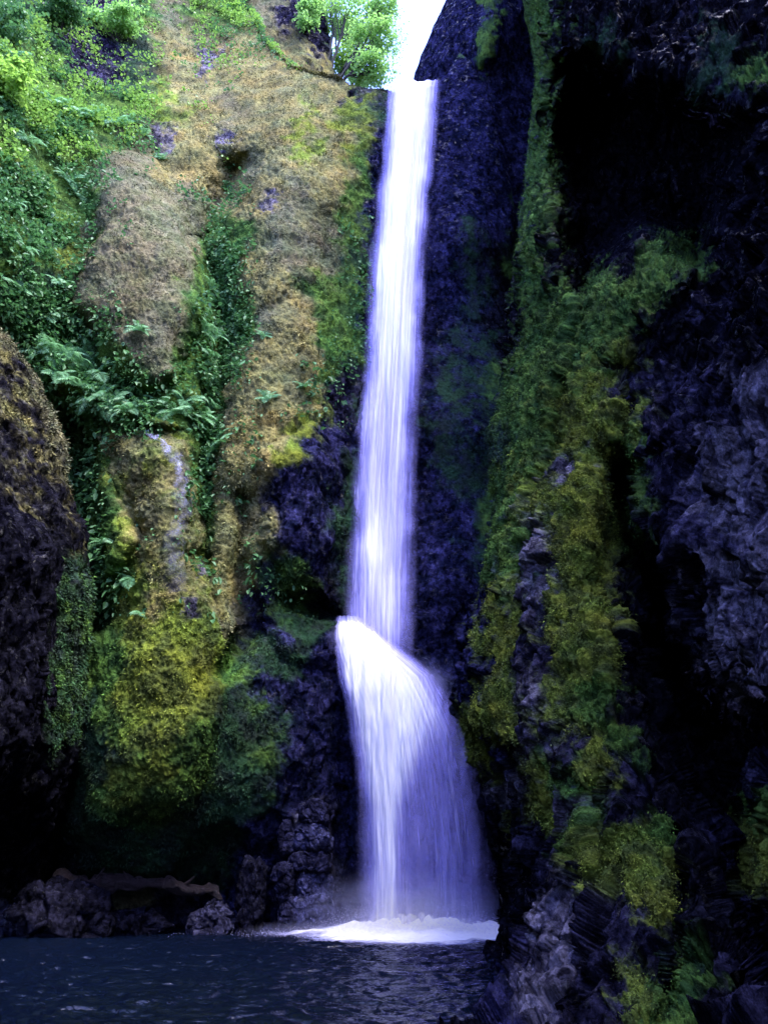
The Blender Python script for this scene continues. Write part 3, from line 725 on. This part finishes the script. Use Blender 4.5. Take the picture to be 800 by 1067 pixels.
for c_, s_ in ((( .55, 18.3, .45), (2.7, 1.0, 1.0)), ((-.9, 18.3, .10), (2.4, .8, .28)), (P(366, 664, 19.2), (.75, .5, .6)), (P(440, 712, 19.0), (1.0, .5, .8))):
    mo_ = obj('mist', mist_me, fall, Vector(np.array(c_) - fl)); mo_.scale = s_; tag(mo_, kind='stuff')

# the thin trickle down the mossy tongue: a thing of its own
def on_sheet(S, px, py):
    d = (S['PX'] - px) ** 2 + (S['PY'] - py) ** 2
    i, j = np.unravel_index(np.argmin(d), d.shape); return S['W'][i, j], S['N'][i, j], (i, j)


tp = [(150, 447), (160, 455), (171, 463), (180, 474), (186, 488), (190, 505), (191, 525), (187, 545), (185, 565), (183, 585), (184, 603), (188, 620)]
rowsV = []; dens = []; uu = []; vv = []
for i, t_ in enumerate(np.linspace(0, len(tp) - 1, 80)):
    k = min(int(t_), len(tp) - 2); f = t_ - k
    x = tp[k][0] * (1 - f) + tp[k + 1][0] * f; y = tp[k][1] * (1 - f) + tp[k + 1][1] * f
    w = 5 + 3 * math.sin(i * .35) + (i / 80) * 9
    for j in range(9):
        s = j / 8 - .5
        p_, n_, _ = on_sheet(MAIN, x + s * 2 * w, y + abs(s) * 2); rowsV.append(p_ + np.array([0, -.09, .02]))
        dens.append(max(0, (1 - (2 * s) ** 2)) * max(0, .30 * (1 - i / 84) * (1 + 1.2 * math.sin(i * .9 + j) * math.sin(i * .37))) * min(1, i / 6)); uu.append(s * .6); vv.append(i / 20)
me = raw_mesh('trickle', np.array(rowsV), gridfaces(80, 9), fall_material('trickle_water', 31, fu=9, fv=3, thin=(.4, .42, .7), dense=(.7, .74, .85)), True, None, {'dens': dens, 'uu': uu, 'vv': vv})
tag(obj('trickle', me), 'thin pale trickle of water running down the mossy tongue left of the main falls', 'trickle')


# ------------------------------------------------------------------ 7. boulders, blocks and log at the waterline
def rock_thing(name, c, size, seed, label, col=(.05, .048, .075), yaw=0., facets=5, group=None, moss=.0, box=False):
    n = 90; th = np.linspace(0, np.pi, n)[:, None]; ph = np.linspace(0, 2 * np.pi, 2 * n)[None]
    d = np.stack([np.sin(th) * np.cos(ph), np.sin(th) * np.sin(ph), np.cos(th) + 0 * ph], -1)
    lr = np.random.default_rng(seed); pl = lr.normal(size=(facets + 6, 3))
    if box: pl = np.concatenate([np.eye(3), -np.eye(3), np.eye(3)[:2] + [0, 0, .8]]) + lr.normal(size=(8, 3)) * .12
    pl /= np.linalg.norm(pl, axis=1, keepdims=True); h = lr.uniform(.62, .95, len(pl))
    dots = np.maximum(d @ pl.T, 1e-3) / h; r = 1 / np.power((dots ** 9).sum(-1) + .6, 1 / 9)
    r = np.minimum(r, 1.25)
    G = d * r[..., None] * np.array(size)
    f1, f2, idn = cells((G + seed) / (min(size) * .75) + .3 * fbm(G + seed, .5, 3, seed)[..., None], seed)
    G += d * (min(size) * (.20 * (idn - .5) + .10 * sst(0, .1, f2 - f1) + .22 * fbm(G + seed, min(size) * .5, 5, seed, .65)))[..., None]
    ca, sa = math.cos(yaw), math.sin(yaw); G = G @ np.array([[ca, sa, 0], [-sa, ca, 0], [0, 0, 1]])
    cc = np.array(col) * (1 + .6 * fbm(G + seed, .3, 4, seed + 5))[..., None]
    ms = np.full(G.shape[:2], moss)
    me = raw_mesh(name, G.reshape(-1, 3), gridfaces(n, 2 * n), ROCK, True, cc.reshape(-1, 3), {'moss': ms})
    o = obj(name, me, None, c); tag(o, label, 'rock', group); return o


def foot(px, py):      # water surface point seen at px,py
    a = (px - 400) / F; b = (533.5 - py) / F; s = -CH / (ST + b * CT); return np.array([a * s, s * (CT - b * ST), 0.])


B = [(60, 966, (1.05, .8, .72), 'large dark boulder with wet faces at the left end of the pool', .2),
     (8, 972, (.75, .6, .75), 'pale streaked wet boulder cut by the left edge of the picture', .7),
     (28, 992, (.5, .35, .14), 'low flat rock awash in front of the big left boulder', 0.),
     (135, 957, (.95, .5, .34), 'low rounded boulder under the reddish log right of the large dark boulder', .1),
     (222, 953, (.55, .45, .52), 'pointed grey boulder in the shadow between the log and the jointed rocks', .4),
     (262, 958, (.30, .3, 1.5), 'tall leaning grey rock slab beside the pointed boulder', .2)]
for i, (x, y, s, lb, yw) in enumerate(B):
    c = P(x, y - 20, 18.5 if i < 3 else 18.9); c[2] = s[2] * .35
    rock_thing('boulder' if i < 5 else 'rock_slab', c.tolist(), s, 710 + i, lb, col=(.018, .018, .036) if i in (1, 4) else (.007, .007, .014), yaw=yw, group=None)
# jointed blocks left of the fall foot
BL = [(326, 948, .44, .30, 'broad wet block at the foot of the jointed stack left of the falls'), (303, 950, .26, .34, 'small upright block in front of the jointed stack'),
      (328, 921, .42, .27, 'second block up of the jointed stack left of the falls'), (326, 896, .44, .24, 'third block up of the jointed stack left of the falls'), (326, 872, .46, .26, 'fourth block up with a pale shiny face in the jointed stack left of the falls'),
      (328, 848, .40, .24, 'topmost block of the jointed stack left of the falls'), (298, 915, .22, .40, 'narrow upright block on the left side of the jointed stack'), (300, 872, .20, .42, 'upper narrow block on the left side of the jointed stack')]
for i, (x, y, sx, sz, lb) in enumerate(BL):
    p_ = P(x, y, 19.15 + .07 * (i % 3)); rock_thing('rock_block', p_.tolist(), (sx * 1.15, .5, sz * 1.25), 740 + i, lb, col=(.035, .036, .08) if i in (2, 4, 0) else (.014, .014, .032), yaw=.15 * ((i % 3) - 1), facets=9, box=True)


def tube(path, rad, ns=10, name='tube', mat=None, wob=0., seed=0):
    path = np.array(path, float); n = len(path); T = np.gradient(path, axis=0); T /= np.linalg.norm(T, axis=1, keepdims=True) + 1e-9
    up = np.array([0, 0, 1.]); up = np.where(np.abs(T @ up)[:, None] > .9, np.array([1., 0, 0]), up)
    A = np.cross(T, up); A /= np.linalg.norm(A, axis=1, keepdims=True); Bv = np.cross(T, A)
    th = np.linspace(0, 2 * np.pi, ns, endpoint=False)
    R = np.broadcast_to(np.asarray(rad, float), (n,))[:, None, None]
    V = path[:, None] + R * (np.cos(th)[None, :, None] * A[:, None] + np.sin(th)[None, :, None] * Bv[:, None])
    if wob: V = V + wob * np.stack([fbm(V, .3, 3, seed), fbm(V, .3, 3, seed + 1), fbm(V, .3, 3, seed + 2)], -1)
    V = V.reshape(-1, 3); i = np.arange(n * ns).reshape(n, ns); j = np.roll(i, -1, 1)
    Fq = np.stack([i[:-1], j[:-1], j[1:], i[1:]], -1).reshape(-1, 4)
    c0 = np.array([[i[0, k], i[0, 0], i[0, (k + 1) % ns], i[0, (k + 1) % ns]] for k in range(0)]).reshape(-1, 4)
    return V, Fq


def merge(parts):
    Vs, Fs, o = [], [], 0
    for V, Fq in parts: Vs.append(V); Fs.append(Fq + o); o += len(V)
    return np.concatenate(Vs), np.concatenate(Fs)


BARK_R = simple_noise_material('red_bark', (.020, .009, .013), (.007, .005, .008), 12, .6, 1.0, .12)
BARK = simple_noise_material('mossy_bark', (.022, .020, .024), (.015, .022, .014), 7, .85, .6, .05)
pth = [P(x, y, Yd) for x, y, Yd in ((55, 917, 18.9), (90, 920, 18.8), (130, 921, 18.8), (170, 924, 18.9), (210, 929, 19.1), (232, 932, 19.3))]
tt = np.linspace(0, 5, 60); pa = np.stack([np.interp(tt, range(6), np.array(pth)[:, k]) for k in range(3)], -1)
rad = np.interp(tt, [0, .05, .2, 3, 4.9, 5], [.01, .15, .17, .14, .08, .01])
pa[:, 2] += .10 * fbm(pa, .8, 3, 78)
prt = [tube(pa, rad, 20, wob=.16, seed=77)]
for a_, dx_, dz_ in ((14, .25, .35), (26, -.2, .28), (41, .3, .22)):
    q = np.linspace(0, 1, 6)[:, None]; prt.append(tube(pa[a_] + q * np.array([dx_, -.15, dz_]), np.linspace(.05, .015, 6), 7, wob=.03, seed=a_))
V, Fq = merge(prt)
o = obj('fallen_log', raw_mesh('fallen_log', V, Fq, BARK_R)); tag(o, 'reddish brown fallen log wedged over the boulders under the mossy overhang', 'log')

# ------------------------------------------------------------------ 8. plants
VEG = """7743225830045
5522212321023
9632212100000
9888501000000
6776300000000
5553100100000
7651002400000
8641000500010
8630001600011
8630001500011
7652002600021
0972104600111
0398657500200
0057777520100
0061007710000
0071006600000
0051006300000
0052105100000
0053003020000
0042002011000
0022001011000
0011100010000
0000100000000
0000100000000
0000100000000
0000100000000
0000100000000
0000000000000
0000000000000
0000000000000
0000000000000
0000000000000
0000000000000
0000000000000""".split('\n')
VG = np.array([[int(c) for c in r] for r in VEG], float) / 9
VG[13:19, 7] *= .25; VG[20:] *= .0
VG = np.concatenate([VG, np.zeros((34, 12))], 1)


def frame(nrm, rs):
    """random directions in the half space of nrm"""
    d = rs.normal(size=nrm.shape); d /= np.linalg.norm(d, axis=1, keepdims=True)
    d = d * .9 + nrm * .9; return d / np.linalg.norm(d, axis=1, keepdims=True)


def leaves(base, dirs, L, Wd, rs, droop=.25):
    """folded six-sided leaves: base (n,3), dirs (n,3), lengths (n,)"""
    n = len(base); side = np.cross(dirs, rs.normal(size=(n, 3)) * .5 + np.array([0, 0, 1.])); side /= np.linalg.norm(side, axis=1, keepdims=True) + 1e-9
    L = L[:, None]; Wd = Wd[:, None]; dn = np.array([0, 0, -1.])
    nn = np.cross(side, dirs)
    p0 = base; p1 = base + dirs * L * .35 + side * Wd * .5 + nn * Wd * .15; p2 = base + dirs * L * .75 + side * Wd * .38 + dn * L * droop * .4 + nn * Wd * .1
    p3 = base + dirs * L + dn * L * droop; p4 = base + dirs * L * .75 - side * Wd * .38 + dn * L * droop * .4 + nn * Wd * .1; p5 = base + dirs * L * .35 - side * Wd * .5 + nn * Wd * .15
    V = np.stack([p0, p1, p2, p3, p4, p5], 1).reshape(-1, 3)
    i = np.arange(n)[:, None] * 6
    Fq = np.concatenate([i + np.array([[0, 1, 2, 3]]), i + np.array([[0, 3, 4, 5]])], 0)
    return V, Fq


def sample(S, n, wfun, rs):
    w = wfun(S).ravel(); c = np.cumsum(w); idx = np.searchsorted(c, rs.random(n) * c[-1])
    idx = np.clip(idx, 0, len(w) - 1)
    return S['W'].reshape(-1, 3)[idx], S['N'].reshape(-1, 3)[idx], S['PX'].ravel()[idx], S['PY'].ravel()[idx], idx


def vegw(S):
    m = bil(VG, S['PX'], S['PY']); m = m * ((S['PX'] < 420) & (S['PY'] < 860))
    gate = sst(-.35, .25, fbm(S['W'], .8, 3, 901)); area = (S['W'][..., 1] ** 2)
    return (m ** 1.4) * gate * area


LF_A = leaf_material('bright_leaf', (.11, .24, .045), (.24, .42, .08))
LF_B = leaf_material('deep_leaf', (.038, .12, .040), (.11, .26, .08))
LF_F = leaf_material('fern_leaf', (.07, .21, .08), (.20, .42, .19))
TIPS = tip_material('moss_tip', 1.25)

rs = np.random.default_rng(21)
b0, n0, px0, py0, _ = sample(MAIN, 12000, vegw, rs)
k = 7
base = np.repeat(b0, k, 0); nn = np.repeat(n0, k, 0)
off = frame(nn, rs) * rs.uniform(.02, .42, (len(base), 1)) + np.array([0, 0, -.10]) * rs.random((len(base), 1))
d = frame(nn, rs) + np.array([0, -.2, -.35]); d /= np.linalg.norm(d, axis=1, keepdims=True)
L = rs.uniform(.05, .20, len(base)) * np.repeat(rs.uniform(.6, 1.2, len(b0)), k); V, Fq = leaves(base + off, d, L, L * .62, rs)
br = np.repeat((bil((VG > 0) * 1., px0, py0) * 0 + ((py0 < 170) & (fbm(b0, 1.5, 2, 911) > -.15))), k) > 0
for nm, sel, mt in (('leafy_ground_cover', ~br, LF_B), ('bright_ground_cover', br, LF_A)):
    ids = np.where(sel)[0]; Vv = V.reshape(-1, 6, 3)[ids].reshape(-1, 3); i = np.arange(len(ids))[:, None] * 6
    o = obj(nm, raw_mesh(nm, Vv, np.concatenate([i + np.array([[0, 1, 2, 3]]), i + np.array([[0, 3, 4, 5]])], 0), mt, False))
    tag(o, {'leafy_ground_cover': 'dark green small leaved plants carpeting the gully and ledges of the left wall', 'bright_ground_cover': 'bright yellow green foliage over the top of the left slope'}[nm], 'ground cover', kind='stuff')


# moss tips standing off the cushions
def moss_tips(S, n, typ, nm, mt, lab, L0, L1, win, rs, grp=None):
    ti = [TYPES.index(t) for t in typ]
    def wf(S):
        w = S['e'][..., ti].sum(-1) * (S['PX'] > win[0]) * (S['PX'] < win[1]) * (S['PY'] > win[2]) * (S['PY'] < win[3])
        return (w ** 2) * S['W'][..., 1] ** 2 * sst(-.3, .3, fbm(S['W'], .45 if S is MAIN else .22, 4, 941, .65))
    b, nr_, _, _, ix = sample(S, n, wf, rs)
    b = b + rs.normal(size=b.shape) * .025
    d = nr_ * .6 + rs.normal(size=b.shape) * .5 + np.array([0, 0, -.55]); d /= np.linalg.norm(d, axis=1, keepdims=True)
    L = L0 + (L1 - L0) * rs.random(n) ** 2 * (1 + .8 * fbm(b, .5, 2, 951)); L = L * b[:, 1] / 15.0; s = np.cross(d, rs.normal(size=b.shape)); s /= np.linalg.norm(s, axis=1, keepdims=True)
    V = np.stack([b - s * L[:, None] * .22, b + s * L[:, None] * .22, b + d * L[:, None]], 1).reshape(-1, 3)
    cc = np.repeat(S['col'].reshape(-1, 3)[ix], 3, 0)
    o = obj(nm, raw_mesh(nm, V, np.arange(3 * n).reshape(-1, 3), mt, False, cc)); tag(o, lab, 'moss', kind='stuff')


moss_tips(MAIN, 90000, 'GOb', 'golden_moss', TIPS, 'golden brown moss matted over the left wall beside the falls', .02, .07, (0, 420, 0, 900), rs)
moss_tips(MAIN, 60000, 'gd', 'green_moss', TIPS, 'green moss hanging on the left wall and the overhang', .02, .07, (0, 420, 0, 900), rs)
moss_tips(NEARR, 130000, 'O', 'yellow_moss', TIPS, 'yellow green moss draped over the dark near wall on the right', .02, .06, (470, 820, 0, 1067), rs)
moss_tips(NEARR, 100000, 'gd', 'ridge_moss', TIPS, 'green moss down the narrow ridge of the right wall', .02, .06, (470, 820, 0, 1067), rs)


moss_tips(NEARL, 45000, 'Gbgd', 'edge_moss', TIPS, 'golden brown moss and dry grass along the edge of the near left rock', .03, .10, (-60, 120, 250, 900), rs)


# ferns: one built, the rest copies
def frond_mesh(L, n, seed, curl):
    lr = np.random.default_rng(seed); parts = []
    t = np.linspace(0, 1, n); ang = .9 - curl * t
    x = np.concatenate([[0], np.cumsum(np.cos(ang[:-1]) * L / n)]); z = np.concatenate([[0], np.cumsum(np.sin(ang[:-1]) * L / n)])
    path = np.stack([x, 0 * x, z], -1)
    parts.append(tube(path, .006 * (1 - t) + .002, 4))
    for sgn in (-1, 1):
        b = path[2:]; tt = t[2:]
        ln = .26 * L * np.sin(np.pi * np.clip(tt * .93 + .12, 0, 1)) ** .8 + .01
        T = np.gradient(path, axis=0)[2:]; T /= np.linalg.norm(T, axis=1, keepdims=True)
        d = T * .35 + np.array([0, sgn, -.18]) + lr.normal(size=T.shape) * .06; d /= np.linalg.norm(d, axis=1, keepdims=True)
        V, Fq = leaves_flat(b, d, ln, np.full(len(b), L / n * 1.05), T); parts.append((V, Fq))
    return merge(parts)


def leaves_flat(b, d, L, Wd, T):
    L = L[:, None]; Wd = Wd[:, None]
    V = np.stack([b - T * Wd * .2, b + d * L * .5 - T * Wd * .45, b + d * L + np.array([0, 0, -.12]) * L, b + d * L * .45 + T * Wd * .45], 1).reshape(-1, 3)
    return V, np.arange(len(V)).reshape(-1, 4)


FR = [raw_mesh('frond', *frond_mesh(.85, 26, s_, c_), LF_F, False) for s_, c_ in ((1, 1.6), (2, 2.0), (3, 1.2))]


def build_fern(nfr, lr):
    root = empty('fern', (0, 0, 0))
    for i in range(nfr):
        f = obj('frond', FR[i % 3], root); a = (i / nfr) * 2 * math.pi + lr.uniform(-.3, .3)
        f.rotation_euler = (0, lr.uniform(-.35, .25), a); s = lr.uniform(.75, 1.1); f.scale = (s, s, s)
    return root


def copy_tree(o, parent=None):
    c = o.copy(); COL.objects.link(c); c.parent = parent
    for ch in o.children: copy_tree(ch, c)
    return c


lr = np.random.default_rng(5)
PROTO = build_fern(9, lr); used = [False]


def place_fern(px, py, s, label, group):
    p_, n_, _ = on_sheet(MAIN, px, py)
    o = PROTO if not used[0] else copy_tree(PROTO); used[0] = True
    z = Vector(n_.tolist()) * .8 + Vector((0, -.1, .8)); z.normalize()
    o.rotation_mode = 'QUATERNION'; o.rotation_quaternion = z.to_track_quat('Z', 'Y') @ Quaternion((0, 0, 1), lr.uniform(0, 6.28))
    o.location = Vector(p_.tolist()) - z * .02; o.scale = (s, s, s); tag(o, label, 'fern', group)


G1 = 'ferns on the sloping ledge above the trickle'; G2 = 'ferns down the gully right of the rock knoll'; G3 = 'ferns along the top of the left slope'; G4 = 'ferns on the far left bank'
for i, (x, y, s) in enumerate([(38, 366, 1.0), (52, 374, 1.1), (66, 372, 1.1), (62, 390, 1.0), (80, 384, 1.1), (82, 402, 1.1), (98, 396, 1.2), (102, 414, 1.0), (116, 420, 1.0), (120, 402, .9), (134, 412, .9), (136, 430, .9), (150, 424, .9)]):
    place_fern(x, y, s, 'pale green fern arching over the diagonal ledge above the trickle', G1)
place_fern(106, 392, 1.5, 'largest arching pale fern on the ledge below the rock knoll', G1)
for i, (x, y, s) in enumerate([(168, 424, .9), (182, 432, .95), (192, 420, .9), (202, 436, 1.05), (212, 424, 1.0), (205, 452, .9), (216, 445, 1.0)]):
    place_fern(x, y, s, 'dark green fern in the thicket where the ledge meets the gully', 'ferns where the ledge meets the gully')
place_fern(232, 470, 1.2, 'dark sword fern standing out over the golden rock at the gully foot', None)
place_fern(214, 490, .9, 'low fern just below the dark sword fern at the gully foot', None)
for x, y, s in [(235, 196, .7), (232, 262, .7), (218, 300, .8), (228, 320, .8), (208, 345, 1.0), (222, 350, .9), (212, 372, .9), (222, 395, .8)]:
    place_fern(x, y, s, 'deep green fern hanging in the narrow gully between the two golden faces', G2)
for x, y, s in [(58, 116, 1.1), (74, 124, 1.2), (92, 128, 1.1), (108, 122, 1.0), (122, 132, 1.1), (136, 128, 1.0), (150, 140, .8), (168, 166, .8), (40, 104, 1.0)]:
    place_fern(x, y, s, 'light fern along the top edge above the rounded rock knoll', G3)
for x, y, s in [(12, 60, 1.1), (14, 90, 1.0), (26, 148, 1.0), (70, 190, .9), (12, 215, .9), (82, 205, .8), (20, 262, .9), (62, 300, .9), (84, 286, .7), (14, 300, 1.0), (70, 332, .8), (48, 330, .9)]:
    place_fern(x, y, s, 'leafy fern on the shaded bank at the far left', G4)
for x, y, s, lb in [(146, 345, .7, 'small fern rooted in the middle of the rock knoll'), (278, 418, .75, 'lone fern on the golden face left of the falls'), (315, 405, .6, 'little fern on the dark streak near the falls'),
                    (140, 606, .9, 'pale fern clump on the bank beside the foot of the trickle'), (112, 566, .7, 'small fern on the leafy bank left of the trickle'), (150, 640, .5, 'tiny fern low on the yellow moss below the trickle'), (275, 350, .55, 'tiny fern high on the golden face')]:
    place_fern(x, y, s, lb, None)


# shrubs and trees on the rim
def crown_leaves(c, rad, n, L0, L1, seed, clumps=44):
    lr = np.random.default_rng(seed); c = np.array(c, float); rad = np.array(rad, float)
    cc = lr.normal(size=(clumps, 3)); cc /= np.linalg.norm(cc, axis=1, keepdims=True); cc *= lr.uniform(.35, 1, (clumps, 1)) ** .6
    k = lr.integers(0, clumps, n); cs = lr.uniform(.16, .42, clumps)
    off = lr.normal(size=(n, 3)) * cs[k][:, None] * np.array([1, 1, .55])
    b = c + (cc[k] + off) * rad
    d = lr.normal(size=(n, 3)) * np.array([1, 1, .5]) + np.array([0, 0, -.2]); d /= np.linalg.norm(d, axis=1, keepdims=True)
    L = lr.uniform(L0, L1, n); return leaves(b, d, L, L * .8, lr), c + cc * rad


TREE_L = leaf_material('maple_leaf', (.16, .34, .08), (.30, .55, .15), .5, .5); TREE_B = leaf_material('backlit_maple_leaf', (.15, .32, .05), (.24, .42, .07), .5, .55)


def tree(name, base, crowns, seed, label, group, mt, n, L0, L1, rt=.16):
    t = empty(name, base); b = np.array(base); tag(t, label, 'tree', group); lr = np.random.default_rng(seed); parts = []; lp = []
    for ci, (c, rad) in enumerate(crowns):
        c = np.array(c, float); (V, Fq), tips = crown_leaves(c, rad, n, L0, L1, seed + ci); lp.append((V - b, Fq))
        m0 = b + (c - b) * .45 + np.array([0, 0, .3])
        tt = np.linspace(0, 1, 14)[:, None]; pth = (1 - tt) ** 2 * b + 2 * tt * (1 - tt) * (m0 + np.array([.3, 0, .6])) + tt ** 2 * c
        pth += .28 * np.sin(np.pi * tt) * np.stack([fbm(pth, .7, 2, seed), fbm(pth, .7, 2, seed + 1), fbm(pth, .7, 2, seed + 2)], -1)
        parts.append(tube(pth - b, np.interp(tt[:, 0], [0, 1], [rt, rt * .4]), 8))
        for tip in tips[::2]:
            s0 = pth[lr.integers(6, 13)]; q = np.linspace(0, 1, 8)[:, None]; mid = (s0 + tip) / 2 + lr.normal(size=3) * .15
            pp = (1 - q) ** 2 * s0 + 2 * q * (1 - q) * mid + q ** 2 * tip
            parts.append(tube(pp - b, np.interp(q[:, 0], [0, 1], [rt * .3, rt * .06]), 5))
    obj('trunk', raw_mesh('trunk', *merge(parts), BARK), t); obj('crown', raw_mesh('crown', *merge(lp), mt, False), t)
    return t


b = P(336, 104, 27.6)
tree('maple_tree', b.tolist(), [(P(360, 12, 27.5), (1.3, 1.2, 1.2)), (P(392, 40, 27.2), (1.15, 1.0, .9)), (P(385, 74, 27.4), (1.0, .9, .7)), (P(398, 8, 27.6), (.9, .9, .9)), (P(350, -40, 27.6), (1.6, 1.2, 1.2))], 51,
     'green maple leaning over the top of the falls with dark limbs against the white sky', None, TREE_L, 2600, .07, .16, .10)
b = P(366, 100, 31)
tree('young_maple_tree', b.tolist(), [(P(364, 64, 31), (1.1, .8, 1.1)), (P(362, 34, 31), (.7, .7, .7))], 61, 'yellow green young maple glowing behind the leaning maple at the lip', None, TREE_B, 2400, .08, .18, .06)
for i, (x, y, Yd, r_, mt, lb) in enumerate([(228, 12, 27.0, (1.3, .8, .7), TREE_B, 'bright yellow green shrub at the top edge above the golden face'), (322, 10, 26.0, (.6, .5, 1.2), TREE_L, 'green shrub on the dark rock shoulder left of the maple'),
                                       (8, 22, 18.4, (.9, .6, 1.0), LF_B, 'dark bush hanging in the top left corner'), (120, 18, 22.6, (1.2, .6, .6), TREE_L, 'spreading bush over the bare rock at the top left'), (60, 8, 20.5, (1.0, .6, .5), LF_B, 'dark green bush beside the top left corner bush'),
                                       (10, 78, 16.6, (.55, .5, .8), TREE_B, 'bright leafy bush on the left edge below the corner')]):
    c = P(x, y, Yd); bb = c + np.array([0, .6, -.9])
    t = empty('shrub', bb.tolist()); tag(t, lb, 'shrub'); (V, Fq), tips = crown_leaves(c, r_, 1600, .08, .18, 80 + i, 16)
    obj('foliage', raw_mesh('foliage', V - bb, Fq, mt, False), t)
    parts = []
    for tip in tips[:9]:
        q = np.linspace(0, 1, 7)[:, None]; pp = (1 - q) ** 2 * bb + 2 * q * (1 - q) * ((bb + tip) / 2 + np.array([0, 0, .2])) + q ** 2 * tip; parts.append(tube(pp - bb, np.interp(q[:, 0], [0, 1], [.03, .008]), 5))
    obj('stems', raw_mesh('stems', *merge(parts), BARK), t)

# ------------------------------------------------------------------ light
EL, AZ = math.radians(63), math.radians(134)      # azimuth clockwise from +Y
sd_ = Vector((math.sin(AZ) * math.cos(EL), math.cos(AZ) * math.cos(EL), math.sin(EL)))
sun = bpy.data.lights.new('sun', 'SUN'); sun.energy = 1.5; sun.angle = math.radians(30); sun.color = (1, .96, .84)
so = bpy.data.objects.new('sun', sun); COL.objects.link(so); so.rotation_mode = 'QUATERNION'; so.rotation_quaternion = sd_.to_track_quat('Z', 'Y')
w = bpy.data.worlds.new('World'); SC.world = w; w.use_nodes = True; nt = w.node_tree
for n in list(nt.nodes): nt.nodes.remove(n)
sk = mk(nt, 'ShaderNodeTexSky', sky_type='NISHITA'); sk.sun_disc = False; sk.sun_elevation = EL; sk.sun_rotation = AZ; sk.dust_density = 2.0; sk.air_density = 1.0
bg = mk(nt, 'ShaderNodeBackground'); bg.inputs[1].default_value = .15; wo = mk(nt, 'ShaderNodeOutputWorld')
tn = mk(nt, 'ShaderNodeVectorMath', operation='MULTIPLY'); tn.inputs[1].default_value = (.78, .78, 1.32)   # cool violet cast of the open shade
nt.links.new(sk.outputs[0], tn.inputs[0]); nt.links.new(tn.outputs[0], bg.inputs[0]); nt.links.new(bg.outputs[0], wo.inputs[0])
vs = SC.view_settings; vs.view_transform = 'Standard'; vs.look = 'None'; vs.exposure = 3.2; vs.gamma = 1.0; vs.use_curve_mapping = False
SC.cycles.use_denoising = True; SC.cycles.max_bounces = 6; SC.cycles.transparent_max_bounces = 16; SC.cycles.diffuse_bounces = 3
SC.cycles.caustics_reflective = False; SC.cycles.caustics_refractive = False
